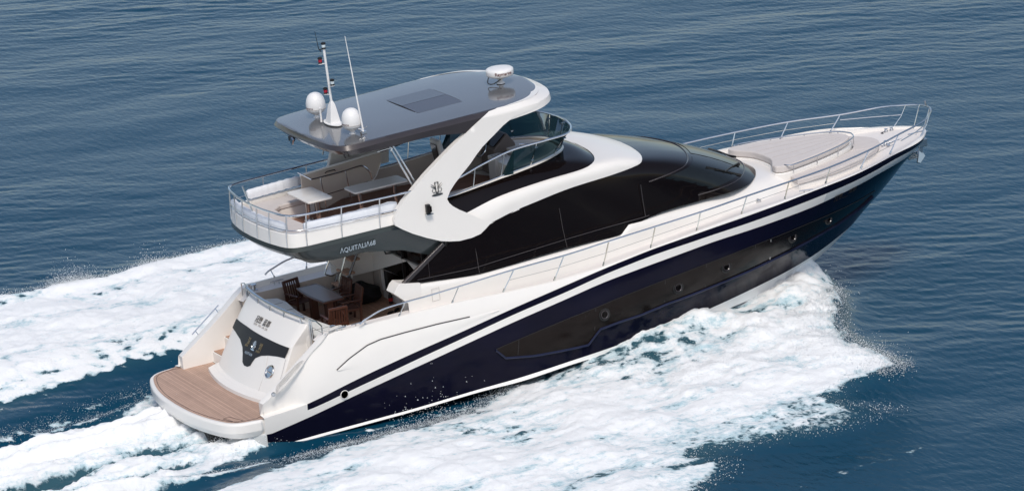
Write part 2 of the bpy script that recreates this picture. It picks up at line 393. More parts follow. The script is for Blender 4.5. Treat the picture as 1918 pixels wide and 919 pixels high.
# bulwark capping and inner faces, side decks
def deckz(x): return zW[0](x)-float(np.interp(x, [5, 8, 10.5, 14, 16, 18.5, 19.5, 20.4], [0.11, 0.17, 0.10, 0.10, 0.16, 0.16, 0.06, 0.03]))
capw = lambda x: float(np.interp(x, [1.3, 2.6, 3.0, 3.4, 6, 12, 17.5, 19], [0.22, 0.26, 0.26, 0.09, 0.07, 0.07, 0.08, 0.15]))
mb = MB(); r0 = []; r0b = []; r1 = []; r2 = []
for p in LW:
    x, y, z = p; yi = min(y+capw(x), 0)
    zi = 0.55 if x < 3.05 else deckz(x)
    r0.append((x, y, z)); r0b.append((x, min(y+0.02, 0), z+0.012)); r1.append((x, min(yi-0.01, 0), z+0.012)); r2.append((x, min(yi, 0), min(zi, z)))
    r2[-1] = (x, min(yi, 0), min(zi, z))
mb.grid([r0, r0b, r1, r2], 0)
mb.add([r0[0], r1[0], r2[0], (1.36, r0[0][1], 0.55)], [(0, 1, 2, 3)])
mb.build('bulwark', GEL, yacht, mirror=True, smooth=50)
mb = MB(); ra = []; rb = []
for p in LW:
    if p[0] < 2.9: continue
    x = p[0]; yo = min(p[1]+capw(x)-0.01, 0); ra.append((x, yo, deckz(x)))
    rb.append((x, -1.85 if x < 6.3 else 0.0, deckz(x)+(0.02 if x < 6.3 else 0.03)))
rb = [(q[0], max(q[1], r[1]) if q[1] != 0 else 0.0, q[2]) for q, r in zip(rb, ra)]
mb.grid([ra, rb], 0)
mb.build('side_deck', GELN, yacht, mirror=True)

# crease / vent line on the quarter
cr = [H(632, 693), H(655, 672), H(690, 647), H(715, 636), H(760, 623), H(820, 607), H(880, 593), H(935, 578)]
def outer(x, z, o=0.0):
    zw, z1 = zW[0](x), zN1[0](x); k = min(max((zw-z)/max(zw-z1, 0.05), 0), 1)
    b_ = 4*k*(1-k)*0.035*min(max(min((x-1.3), (9.0-x)/2.5), 0), 1)
    return (x, -((HY(x, zw)-winset(x))*(1-k)+HY(x, z1)*k + b_ + o), z)
cr = [outer(p[0], p[2], 0.006) for p in cr]
mb = MB(); mb.tube(resample(cr[:7], 40), 0.012, 6); mb.build('vent_groove', SEAM, yacht, mirror=True)
# rounded crease under it
mb = MB()
up_ = resample([(p[0], p[1]+0.004, p[2]-0.01) for p in cr], 30)
lo_ = resample([outer(H(*p)[0], H(*p)[2], -0.006) for p in ((640, 693), (690, 690), (735, 673), (790, 648), (850, 620), (935, 583))], 30)
mb.grid([up_, (up_*.65+lo_*.35)-np.array([0, 0.022, 0]), lo_]); mb.build('quarter_moulding', GEL, yacht, mirror=True, smooth=60)

# exhaust outlet in the stripe
e = H(645, 738, 0.0); rot = Matrix.Rotation(math.radians(90), 3, 'X')
mb = MB(); mb.lathe([(0.078, -0.04), (0.098, -0.01), (0.100, 0.010), (0.088, 0.014), (0.080, -0.02), (0.078, -0.06)], (e[0], e[1]-0.005, e[2]), 24, 0, rot)
ex = mb.build('exhaust_outlet', GEL, yacht)
mb = MB(); mb.lathe([(0.0, 0.004), (0.083, 0.004)], (e[0], e[1]-0.010, e[2]), 24, 0, rot); mb.build('exhaust_hole', DARKIN, ex)

# hull window band with a ledge under it
def strip(pts, n): return resample([p for p in pts if p], n)
wt = [(929, 653), (975, 633), (1020, 614), (1066, 595), (1115.5, 575.6), (1154, 559), (1200, 541), (1246, 523), (1300, 502), (1340, 487), (1400, 463.6), (1445, 446), (1509, 420), (1558, 399), (1610, 374), (1640, 356)]
wb = [(929, 653), (948, 668), (1000, 664), (1050, 655), (1101, 644), (1124, 614), (1165, 599), (1200, 587.5), (1249, 567), (1300, 548), (1340, 532), (1400, 507), (1485, 465.6), (1570, 418), (1610, 389), (1640, 361)]
OFF = 0.006
T_ = strip([H(*p, OFF) for p in wt], 60); B_ = [H(*p, OFF) for p in wb]
Bx = np.array([p[0] for p in B_]); 
def strip_at(xs, P): return np.array([[x, np.interp(x, [q[0] for q in P], [q[1] for q in P]), np.interp(x, [q[0] for q in P], [q[2] for q in P])] for x in xs])
Bs = sorted(B_); Ts = sorted([tuple(p) for p in T_])
xs_ = sorted(set(np.linspace(Ts[0][0]+0.001, min(Bs[-1][0], Ts[-1][0]), 70)) | {p[0] for p in Bs[1:-1]})
Tt = strip_at(xs_, Ts); Bb = strip_at(xs_, Bs)
def onh(P, off): return np.array([[p[0], -HY(p[0], p[2])-off, p[2]] for p in P])
mb = MB(); mb.grid([onh(Tt*(1-k)+Bb*k, OFF) for k in (0, .25, .5, .75, 1)]); hw = mb.build('hull_window', HWIN, yacht, mirror=True)
# ledge
mb = MB(); q1 = onh(Bb, 0.004); q2 = onh(Bb, 0.045); q2[:, 2] -= 0.028; q3 = onh(Bb, 0.04); q3[:, 2] -= 0.042; q4 = onh(Bb, -0.01); q4[:, 2] -= 0.06
for k in (q2, q3, q4):
    k[:3, 0] -= 0.02
mb.grid([q1, q2, q3, q4]); mb.build('window_ledge', LEDGE, hw, mirror=True, smooth=20)
mb = MB(); g1 = onh(Tt, 0.010); g2 = onh(Tt, 0.010); g2[:, 2] -= 0.012; mb.grid([g1, g2]); mb.build('window_seal', SEAM, hw, mirror=True)
for u, v0, v1 in ((1116, 577, 618), (1246, 525, 566), (1323, 494, 537), (1415, 459, 499), (1444, 448, 486), (972, 635, 664)):
    mb = MB(); a = H(u, v0, 0.009); b = H(u-2, v1, 0.009); mb.beam(a, b, 0.012, 0.006, up=(0, -1, 0)); mb.build('window_seam', SEAM if u != 1444 else STEEL, hw)
def porthole(u, v, r):
    c = H(u, v, 0.0); x, y, z = c
    dx = (HY(x+0.1, z)-HY(x-0.1, z))/0.2; nrm = Vector((-dx, -1, -0.1)).normalized() if False else Vector((-dx, -1, 0)).normalized()
    q = Vector((0, 0, 1)).rotation_difference(nrm).to_matrix()
    for sgn in (1, -1):
        cc = Vector(c) if sgn == 1 else Vector((x, -y, z)); qq = q if sgn == 1 else Vector((0, 0, 1)).rotation_difference(Vector((nrm.x, -nrm.y, 0))).to_matrix()
        mb = MB(); mb.lathe([(r*0.72, -0.004), (r*0.80, 0.020), (r*0.95, 0.024), (r, 0.010), (r, -0.004)], cc, 28, 0, qq)
        o = mb.build('porthole', BLACK, yacht)
        mb = MB(); mb.lathe([(r*0.50, 0.012), (r*0.60, 0.030), (r*0.68, 0.030), (r*0.70, 0.012)], cc, 28, 0, qq); mb.build('porthole_rim', GREYD, o)
        mb = MB(); mb.lathe([(0.0, 0.016), (r*0.55, 0.016)], cc, 24, 0, qq); mb.build('pane', BGLASS, o)
for u, v, r in ((1132, 588.5, 0.15), (1270, 538, 0.15), (1360, 499, 0.15), (1484, 443.5, 0.145), (1551.5, 411, 0.125)): porthole(u, v, r)
# bow name
def hull_text(body, u0, v0, u1, v1, size, m, nm, xs=1.0):
    a = Vector(H(u0, v0, 0.006)); b = Vector(H(u1, v1, 0.006)); r = (b-a).normalized(); nrm = Vector((-(HY(a.x+.1, a.z)-HY(a.x-.1, a.z))/.2, -1, -0.15)).normalized()
    up = nrm.cross(r); o = text(body, size, a+nrm*0.004, r, up, m, nm, yacht, xs=xs, extrude=0.0)
    for v in o.data.vertices: v.co.y = -HY(v.co.x, v.co.z)-0.012
hull_text('冠懋', 1562, 374.5, 1606, 354.5, 0.145, GOLDD, 'bow_name', 1.0); hull_text('蓝郡', 1588, 362.7, 1606, 354.5, 0.145, GOLDD, 'bow_name', 1.0)
hull_text('GUAN MAO LAN JUN', 1561, 378.5, 1604, 359, 0.055, GOLDD, 'bow_name_letters', 0.95)
# drain fittings on the boot stripe
for u, v in ((1290, 606), (1298, 603), (1343, 583)):
    c = H(u, v, 0.006); mb = MB(); mb.lathe([(0.0, 0.012), (0.028, 0.01), (0.035, -0.01)], c, 12, 0, rot); mb.build('through_hull_fitting', BLACK if u < 1320 else RED, yacht)

# ---------------------------------------------------------------- swim platform
po = [(0.14, 0), (0.17, 0.7), (0.26, 1.3), (0.40, 1.80), (0.56, 2.15), (0.80, 2.34), (1.15, 2.41), (1.31, 2.418), (1.37, 2.34), (2.25, 2.34)]
half = spline([(x, y, 0) for x, y in po], 30)
half[0, 1] = 0
top = sym([(p[0], p[1], 0) for p in half])
def off_(outl, d, c=(1.6, 0)):
    o = []
    n = len(outl)
    for i in range(n):
        a = np.array(outl[(i-1) % n][:2]); b = np.array(outl[(i+1) % n][:2]); t = b-a; L = np.linalg.norm(t)
        if L < 1e-9: o.append(outl[i]); continue
        t /= L; nn = np.array([t[1], -t[0]]); o.append((outl[i][0]-nn[0]*d, outl[i][1]-nn[1]*d))
    return o
def poly_area(o): return 0.5*sum(o[i][0]*o[(i+1) % len(o)][1]-o[(i+1) % len(o)][0]*o[i][1] for i in range(len(o)))
def inset(outl, d):
    s_ = 1 if poly_area(outl) > 0 else -1
    return off_(outl, d*s_)
T0 = [(p[0], p[1]) for p in top]
mb = MB()
levels = [(0.12, 0.20), (0.07, 0.23), (0.01, 0.33), (0.0, 0.36), (0.0, 0.53), (0.012, 0.560), (0.035, 0.578), (0.06, 0.58)]
rings = [[(q[0], q[1], z) for q in inset(T0, d)] for d, z in levels]
mb.grid(rings, 0, closed=True); mb.poly(rings[-1], 0); mb.poly(rings[0][::-1], 0)
plat = mb.build('swim_platform', GEL, yacht, smooth=18)
ti = inset(T0, 0.09); ti = [(min(x, 2.2), y) for x, y in ti]; ti = [p for p in ti if not (p[0] > 1.15 and abs(p[1]) > 2.2)]
k_ = max(i for i in range(len(ti)) if ti[i][1] > 0 and ti[i][0] <= 1.15); ti = ti[:k_+1]+[(1.3, 2.385), (1.95, 2.41), (2.1, 2.30), (2.1, -2.30), (1.95, -2.41), (1.3, -2.385)]+[p for p in ti[k_+1:] if p[1] < 0 and p[0] <= 1.15]
mb = MB(); mb.poly([(x, y, 0.586) for x, y in ti]); mb.build('teak_surface', TEAK, plat, smooth=0)
mb = MB(); mb.tube([(x, y, 0.588) for x, y in inset(T0, 0.16)][:], 0.006, 4, closed=True); mb.build('teak_seam', SEAM, plat)
mb = MB()
lid = [(0.62, -1.75), (0.75, -2.2), (0.90, -2.17), (0.78, -1.72)]
mb.tube([(x, y, 0.589) for x, y in lid], 0.005, 4, closed=True); mb.build('ladder_hatch', SEAM, plat)
# grey hull extension under the platform
mb = MB(); mb.slab([(1.0, -2.2), (1.32, -2.44), (1.32, 2.44), (1.0, 2.2)], -0.5, 0.24); mb.build('transom_underbody', BAND, yacht, bevel=0.03)
mb = MB(); mb.slab([(0.45, -1.2), (1.1, -1.9), (1.1, 1.9), (0.45, 1.2)], -0.15, 0.2); mb.build('platform_bracket', ANTI, yacht, bevel=0.03)

# ---------------------------------------------------------------- transom block (garage)
def TR(y, z, d=0.0):
    xc = float(np.interp(z, [0.58, 0.70, 1.0, 1.68, 1.80, 2.12, 2.18], [1.80, 1.98, 2.13, 2.53, 2.62, 2.88, 2.95]))
    bul = float(np.interp(z, [0.58, 2.12], [0.22, 0.12]))
    return xc - bul*(1-(y/1.5)**2) - d
def TWd(z): return float(np.interp(z, [0.55, 1.0, 1.68, 2.15], [1.62, 1.55, 1.46, 1.55]))
mb = MB(); rings = []
for z in (0.56, 0.70, 0.72, 0.85, 1.0, 1.2, 1.45, 1.68, 1.74, 1.80, 1.95, 2.08, 2.13, 2.15):
    wd = TWd(z)-(0.0 if z < 2.1 else 0.03); dx = 0.10 if z < 0.71 else 0.0
    fr = [(TR(y, z)-dx+0.05*max(0, (abs(y)/wd-0.93)/0.07)**2, y, z) for y in np.linspace(-wd, wd, 25)]
    rings.append(fr+[(3.05, wd, z), (3.05, -wd, z)])
mb.grid(rings, 0, closed=True); mb.poly(rings[-1])
trn = mb.build('transom', GEL, yacht, bevel=0.015, smooth=35)
def TP(y, z, d=0.005): return (TR(y, z, d), y, z)
# dark nameplate panel: traced on the curved face
def T(u, v, d=0.004):
    dd = RM.T @ np.array([(u-959)/FL, (v-459.5)/FL, 1.0]); a, b = 80.0, 100.0
    for _ in range(40):
        m = (a+b)/2; p = CAM+dd*m
        if p[0]-TR(p[1], min(max(p[2], 0.5), 2.3), d) < 0: a = m
        else: b = m
    return tuple(CAM+dd*b)
S7 = lambda x, y: (400+x/4.177, 560+y/4.177)
pan = [(182, 150), (260, 208), (350, 268), (440, 315), (520, 352), (595, 380), (560, 460), (500, 446), (430, 438), (375, 440), (330, 458), (305, 490), (290, 518), (265, 526), (240, 515), (228, 488), (230, 420), (228, 372), (210, 310), (175, 255), (150, 220)]
pts = [T(*S7(*p)) for p in pan]
from mathutils.geometry import tessellate_polygon
def curved_fill(pts, surf, m, name, parent, n=34, off=0.004):
    """fill an outline given in (y,z) on the transom surface with a clipped grid so that it follows the curve"""
    ys = [p[1] for p in pts]; zs = [p[2] for p in pts]
    import bmesh
    bm = bmesh.new(); vv = [bm.verts.new((0, p[1], p[2])) for p in pts]; bm.faces.new(vv)
    for y in np.linspace(min(ys), max(ys), n)[1:-1]: bmesh.ops.bisect_plane(bm, geom=bm.verts[:]+bm.edges[:]+bm.faces[:], plane_co=(0, y, 0), plane_no=(0, 1, 0))
    for z in (0.85, 1.0, 1.2, 1.45, 1.6, 1.68, 1.74, 1.80, 1.9): bmesh.ops.bisect_plane(bm, geom=bm.verts[:]+bm.edges[:]+bm.faces[:], plane_co=(0, 0, z), plane_no=(0, 0, 1))
    bmesh.ops.triangulate(bm, faces=bm.faces[:])
    for v in bm.verts: v.co.x = surf(v.co.y, v.co.z)-off
    me = bpy.data.meshes.new(name); bm.to_mesh(me); bm.free(); me.materials.append(m)
    o = bpy.data.objects.new(name, me); COL.objects.link(o); o.parent = parent; return o
NPL = mat('black_nameplate', (0.016, 0.015, 0.016), 0.4, noise=0.05, spec=0.3)
npl = curved_fill(pts, TR, NPL, 'nameplate', trn, off=0.012)
def ttext(body, u0, v0, u1, v1, size, m, nm, xs=1.0, d=0.014, par=None):
    a = Vector(T(u0, v0, d)); b = Vector(T(u1, v1, d)); z = a.z
    r = (b-a).normalized(); up = Vector((TR(a.y, z+.1)-TR(a.y, z-.1), 0, 0.2)); nrm = r.cross(up); text(body, size, a+nrm.normalized()*0.004, r, up, m, nm, par or npl, xs=xs)
ttext('冠懋', 477, 600.0, 486, 604.3, 0.175, INK, 'yacht_name', 0.95, par=trn)
ttext('蓝郡', 491, 607.0, 500, 611.3, 0.175, INK, 'yacht_name', 0.95, par=trn)
for wd_, u_, v_ in (('GUAN', 474.5, 606.0), ('MAO', 483.0, 610.5), ('LAN', 489.6, 614.0), ('JUN', 495.6, 617.2)): ttext(wd_, u_, v_, u_+8, v_+4.2, 0.075, INKL, 'yacht_name_letters', 0.8, par=trn)
ttext('深', 462, 642.3, 466, 644, 0.19, GOLD, 'port_name', 0.75); ttext('圳', 483, 654.5, 487, 656, 0.20, GOLD, 'port_name', 0.7)
ttext('SHEN', 458.5, 646.5, 466, 650, 0.07, GOLD, 'port_name_letters', 0.9); ttext('ZHEN', 478.5, 658.5, 487, 662, 0.07, GOLD, 'port_name_letters', 0.95)
ttext('AQUITALIA', 458, 660.5, 475.5, 669, 0.085, SILVER, 'builder_name', 0.85)
def emblem(o3, right, up, s_, par, m):
    R = Vector(right).normalized(); U = Vector(up).normalized(); Nn = R.cross(U); O = Vector(o3)
    def P(x, y): return O+R*x*s_+U*y*s_+Nn*0.006
    mb = MB()
    for sg in (1, -1):
        mb.tube([P(sg*0.08, 0.45), P(sg*0.12, 0.78), P(sg*0.12, 0.95)], 0.022*s_*1.6, 5)
        mb.tube([P(0, 0.12), P(sg*0.10, 0.35), P(sg*0.08, 0.45)], 0.035*s_, 5)
        mb.tube([P(sg*0.08, 0.28), P(sg*0.28, 0.22), P(sg*0.36, 0.38), P(sg*0.30, 0.5)], 0.022*s_, 5)
        mb.tube([P(sg*0.12, 0.46), P(sg*0.30, 0.62), P(sg*0.44, 0.72)], [0.035*s_, 0.03*s_, 0.012*s_], 5)
        mb.tube([P(sg*0.14, 0.56), P(sg*0.26, 0.74), P(sg*0.42, 0.84)], [0.03*s_, 0.02*s_, 0.01*s_], 5)
        mb.tube([P(sg*0.02, 0.12), P(sg*0.10, 0.22)], 0.03*s_, 5)
    mb.tube([P(-0.12, 0.95), P(-0.06, 0.86), P(0, 0.97), P(0.06, 0.86), P(0.12, 0.95)], 0.02*s_, 5)
    el = [P(0.42*math.cos(a), 0.05+0.09*math.sin(a)) for a in np.linspace(0, 2*math.pi, 24, endpoint=False)]
    mb.poly(el); mb.poly([p-Nn*0.004 for p in el][::-1])
    return mb.build('emblem', m, par)
a = Vector(T(472.5, 655, 0.010)); emblem(a, (0, -1, 0), (TR(a.y, a.z+.1)-TR(a.y, a.z-.1), 0, .2), 0.22, npl, SILVER)
# thin door seams and round hatch handle
mb = MB()
for q in ([(484, 732), (497, 695), (502, 665), (507, 651), (540, 660)], [(484, 732), (512, 748), (528, 700), (535, 672)]):
    mb.tube(resample([T(*p) for p in q], 16), 0.004, 4)
mb.build('door_seam', INKL, trn)
c = Vector(T(505, 695.5)); nrm = Vector((-0.2, 0, 0)); nn = Vector((-1, -0.1, 0.6)).normalized(); q = Vector((0, 0, 1)).rotation_difference(nn).to_matrix()
mb = MB(); mb.lathe([(0.0, 0.004), (0.115, 0.004), (0.125, 0.02), (0.145, 0.024), (0.16, 0.0)], c, 32, 0, q); hd = mb.build('round_hatch', STEEL, trn)
mb = MB(); mb.beam(c+Vector((-0.02, -0.1, 0)), c+Vector((-0.02, 0.1, 0.0)), 0.03, 0.02); mb.build('latch_bar', STEEL, hd)
# curb where the transom meets the platform
mb = MB()
cu = [(TR(y, 0.6)-0.12, y) for y in np.linspace(-1.56, 1.56, 22)]
cu = [(x+0.06, y) for x, y in cu]
mb.grid([[(x-0.04, y, 0.586) for x, y in cu], [(x-0.03, y, 0.66) for x, y in cu], [(x+0.12, y, 0.70) for x, y in cu], [(x+0.3, y, 0.70) for x, y in cu]]); mb.build('transom_curb', GEL, trn, smooth=60)
# curved rail on top of the transom with feet
rl = [(TR(y, 2.13)+0.02, y, 2.30) for y in np.linspace(1.5, -1.5, 24)]
mb = MB(); mb.tube(rl, 0.035, 10); rail = mb.build('transom_rail', STEEL, yacht)
for y in (1.42, 0.75, 0.05, -0.65, -1.35):
    mb = MB(); mb.tube([(TR(y, 2.13)+0.03, y, 2.13), (TR(y, 2.13)+0.02, y, 2.29)], 0.022, 8); mb.build('rail_bracket', STEEL, rail)
# passages beside the block: steps
for sg in (1, -1):
    for k, (x0, x1, z) in enumerate(((2.12, 2.45, 0.83), (2.45, 2.78, 1.10), (2.78, 3.05, 1.34))):
        mb = MB(); mb.box(((x0+3.06)/2, sg*1.92, z-0.15), (3.06-x0, 0.66, 0.3-0.012), None); st = mb.build('boarding_step', GEL, yacht, bevel=0.01)
        mb = MB(); mb.box(((x0+x1)/2, sg*1.92, z+0.001), (x1-x0-0.06, 0.52, 0.012)); mb.build('tread', TEAKC, st)
# gates
for sg in (1, -1):
    mb = MB()
    for dx in (0, 0.09):
        mb.tube([(3.0, sg*(1.62+dx), 1.55), (2.98, sg*(1.62+dx), 2.28)], 0.02, 8)
    mb.tube([(2.98, sg*1.62, 2.28), (3.02, sg*1.9, 2.30), (3.04, sg*2.12, 2.24), (3.05, sg*2.14, 1.7)], 0.016, 8)
    mb.build('stern_gate', STEEL, yacht)

# ---------------------------------------------------------------- cockpit
mb = MB(); mb.box((4.72, 0, 1.33), (3.5, 3.74, 0.05)); mb.build('cockpit_floor', TEAKC, yacht)
for sg in (1, -1):
    mb = MB()
    xs2 = np.linspace(2.9, 6.2, 14)
    mb.grid([[(x, sg*1.85, 1.30) for x in xs2], [(x, sg*1.85, deckz(x)+0.02) for x in xs2]])
    mb.build('cockpit_side', BEIGE, yacht, smooth=30)
mb = MB(); mb.box((2.98, 0, 1.55), (0.10, 3.0, 1.1)); mb.build('cockpit_aft_wall', GEL, yacht)
# aft lounge
so = sym([(3.02, 0), (3.05, 0.8), (3.12, 1.4), (3.2, 1.72), (3.45, 1.78), (3.68, 1.62), (3.72, 1.2), (3.62, 0.5), (3.60, 0)])
mb = MB(); mb.slab(inset(so, 0.06), 1.36, 1.72); sb = mb.build('lounge_base', GEL, yacht, bevel=0.02)
mb = MB(); mb.slab(so, 1.72, 1.86); ls = mb.build('aft_lounge_cushion', CUSHG, yacht, bevel=0.035, seg=3)
mb = MB()
for y in (-1.2, -0.6, 0, 0.6, 1.2): mb.tube([(3.12, y, 1.862), (3.62, y, 1.862)], 0.005, 4)
mb.tube([(3.32+0.0*abs(y), y, 1.862) for y in np.linspace(-1.5, 1.5, 12)], 0.005, 4); mb.build('cushion_piping', SEAM, ls)
# bulkhead
BX = 6.22
mb = MB(); mb.box((BX+0.04, 1.75, 2.45), (0.08, 0.54, 2.2)); mb.box((5.85, 1.83, 2.40), (0.72, 0.05, 2.1)); mb.build('aft_bulkhead', BEIGE, yacht)
mb = MB(); mb.box((BX+0.03, -0.3, 1.43), (0.12, 3.2, 0.14)); mb.build('door_sill', GEL, yacht)
mb = MB(); mb.box((BX+0.12, -0.15, 2.45), (0.04, 3.4, 2.0)); dr = mb.build('saloon_door', BGLASS, yacht)
for y in (1.44, 0.25, -0.8, -1.75):
    mb = MB(); mb.box((BX+0.06, y, 2.45), (0.06, 0.05, 1.95)); mb.build('door_frame', SEAM if y < 1 else GEL, dr)
mb = MB(); mb.box((BX+0.10, -1.62, 2.9), (0.05, 0.10, 0.7)); mb.build('curtain', PLAST, dr)
# hanging dark fender seen through the doorway: exercise seat silhouette
mb = MB(); mb.tube([(6.12, 0.62, 3.3), (6.1, 0.3, 2.85), (6.12, 0.2, 2.7), (6.1, 0.75, 2.55), (6.1, 0.8, 2.6)], 0.018, 8); mb.build('grab_handle', BLACK, dr)
# stairs to the flybridge
mb = MB(); stair = MB()
st0 = Vector((4.75, 1.45, 1.55)); st1 = Vector((6.0, 1.45, 3.45))
stairs = MB().tube([(4.92, 1.72, 1.36), (6.1, 1.72, 3.5)], 0.028, 6).tube([(4.92, 1.20, 1.36), (6.1, 1.20, 3.5)], 0.028, 6).build('staircase', GREYD, yacht)
for k in range(7):
    f = (k+0.7)/7.4; x = 4.92+1.18*f; z = 1.36+2.14*f
    mb = MB(); mb.box((x+0.02, 1.45, z), (0.24, 0.52, 0.045)); mb.build('stair_tread', TEAKC, stairs, bevel=0.008)
hr = [A(633, 493, y=1.15), A(595, 513, y=1.15), A(598, 516, y=1.15), A(640, 508, y=1.15)]
mb = MB(); mb.tube([(5.25, 1.12, 3.3), (4.75, 1.12, 2.45), (4.70, 1.12, 2.30), (4.85, 1.12, 2.22), (5.15, 1.12, 2.28)], 0.02, 8)
mb.tube([(5.55, 1.12, 3.3), (5.05, 1.12, 2.1), (5.02, 1.12, 1.95), (5.2, 1.12, 1.95)], 0.02, 8); mb.build('stair_handrail', STEEL, stairs)
# cleats, capstan, fairleads
def cleat(c, L, ang, par=None):
    mb = MB(); d = Vector((math.cos(ang), math.sin(ang), 0)); c = Vector(c)
    mb.tube([c-d*L/2+Vector((0, 0, .075)), c-d*L*.3+Vector((0, 0, .085)), c+d*L*.3+Vector((0, 0, .085)), c+d*L/2+Vector((0, 0, .075))], [0.010, 0.016, 0.016, 0.010], 8)
    for s_ in (-.17, .17): mb.tube([c+d*L*s_, c+d*L*s_+Vector((0, 0, .08))], 0.014, 8)
    return mb.build('cleat', STEEL, par or yacht)
for sg in (1, -1):
    cleat((3.92, sg*2.12, deckz(3.9)+0.02), 0.34, 0)
    mb = MB(); mb.lathe([(0.09, 0), (0.09, 0.03), (0.05, 0.045), (0.045, 0.10), (0.07, 0.13), (0.07, 0.15), (0.0, 0.155)], (3.32, sg*2.08, deckz(3.3)+0.01), 20); mb.build('capstan', STEEL, yacht)
# grab rails and fittings on the wings
for sg in (1, -1):
    mb = MB(); mb.box((1.87, sg*2.165, 1.02), (0.24, 0.012, 0.26)); mb.build('shower_locker', PLAST, yacht, bevel=0.01)
    for dx, dz in ((2.5, 1.12), (2.32, 0.95)):
        mb = MB(); mb.lathe([(0.035, 0), (0.03, 0.03), (0.0, 0.035)], (dx+0.3, sg*2.2, dz+0.2), 12, 0, Matrix.Rotation(math.radians(90*sg), 3, 'X')); mb.build('courtesy_light', STEEL, yacht)
ga = Vector(A(360, 626, y=2.42)); gb_ = Vector(A(409, 571, y=2.42)); gd = (gb_-ga)
mb = MB(); mb.tube([ga, gb_], 0.014, 8)
for f in (0.12, 0.88): mb.tube([ga+gd*f, ga+gd*f+Vector((0.03, -0.12, -0.10))], 0.010, 6)
mb.build('wing_grab_rail', STEEL, yacht)
c = H(512, 738, 0.0)
mb = MB(); mb.lathe([(0.0, 0.012), (0.03, 0.012), (0.035, 0.02), (0.05, 0.018), (0.055, 0.0)], (c[0], c[1]-0.005, c[2]), 20, 0, rot); mb.build('shore_power_socket', STEEL, yacht)

# ---------------------------------------------------------------- cabin: trunk, black glass, swoosh
tr_out = [(5.25, 1.97), (6.5, 1.99), (10.0, 1.99), (12.0, 1.96), (13.2, 1.90), (14.2, 1.78), (15.0, 1.58), (15.6, 1.36), (15.95, 1.1), (16.1, 0.7), (16.15, 0)]
L0p = [A(800, 527, y=-1.93), A(850, 521, y=-1.93), A(900, 512, y=-1.93), A(950, 498, y=-1.93), A(1000, 482, y=-1.93), A(1050, 467, y=-1.93), A(1100, 454, y=-1.93), A(1162, 439, y=-1.93)]
L0q = [A(1179, 415.5, y=-1.90), A(1240, 397, y=-1.88), A(1315, 375, y=-1.80), A(1367.7, 360, z=2.83), A(1400, 346.7, z=2.80), A(1413.4, 333.6, z=2.78), A(1416.7, 325, z=2.76)]
L0 = [(5.25, -1.93, 2.66)]+L0p
L0b = [(11.05, -1.90, 2.76)]+L0q[1:4]+[(14.45, -1.51, 2.80), (14.92, -1.06, 2.785), (15.2, -0.66, 2.775), (15.37, -0.3, 2.77), (15.42, 0, 2.77)]
L1 = [(6.45, -1.95, 3.34), A(919.6, 417, y=-1.97), A(962, 395.5, y=-1.95), A(1001, 379, y=-1.93), A(1066, 353, y=-1.9), A(1148, 327, y=-1.85), (11.45, -1.76, 3.99), (11.68, -1.60, 4.03), (11.86, -1.2, 4.05), (11.98, -0.6, 4.06), (12.03, 0, 4.06)]
L2 = [(6.5, -1.93, 3.8), (7.0, -1.90, 3.90), (7.85, -1.85, 4.07), (9.0, -1.80, 4.16), (9.98, -1.75, 4.19), (10.35, -1.66, 4.24), (10.62, -1.3, 4.26), (10.8, -0.7, 4.27), (10.87, 0, 4.27)]
L3 = [(5.9, -1.62, 4.24), (6.75, -1.60, 4.27), (8.05, -1.52, 4.40), (9.0, -1.30, 4.43), (9.6, -1.05, 4.44), (10.05, -0.76, 4.46), (10.28, -0.4, 4.48), (10.33, 0, 4.48)]
NR = 64
def seg_rows(la, lb, split):
    pass
l0full = resample(spline(L0, 60).tolist()+spline(L0b, 80).tolist(), 200)
def byfrac(P, n=NR):
    return resample(spline(P, 160), n)
side0 = byfrac(L0+L0b[1:]); top1 = byfrac(L1)
# match both lines: aft part linearly in x, nose part by arc
def tie(P, xk, n1, n2):
    S = resample(spline(P, 400), 600); i = int(np.argmin(np.abs(S[:, 0]-xk)+(S[:, 1] > -0.9)*5))
    a = resample(S[:i+1], n1); b = resample(S[i:], n2); return np.vstack([a, b[1:]])
t0 = tie([(5.25, -1.93, 2.62)]+L0p[:-1]+[(10.77, -1.93, 2.53), (11.0, -1.91, 2.62)]+L0b[1:], 13.2, 60, 40)
t1 = tie(L1, 10.6, 60, 40)
midr = (t0+t1)/2
for r in range(len(midr)):
    k = min(max((midr[r, 0]-10.5)/3.0, 0), 1)
    midr[r, 2] += 0.20*k; midr[r, 1] *= 1+0.045*k; midr[r, 0] += 0.04*k
    if r == len(midr)-1: midr[r, 1] = 0
rows = []
for k in np.linspace(0, 1, 11):
    rows.append(t0*(1-k)*(1-2*k)+4*k*(1-k)*midr+t1*k*(2*k-1))
mb = MB(); mb.grid(rows); cab = mb.build('saloon_glass', BGLASS, yacht, mirror=True, smooth=40)
# aft pillar: the slanted end of the side glass
mb = MB(); a = Vector((5.16, -1.90, 2.60)); b = Vector((6.30, -1.92, 3.34))
mb.beam(a, b, 0.09, 0.10, up=(-0.5, 0, 0.8)); mb.build('window_pillar', GREYD, yacht, mirror=True, bevel=0.02)
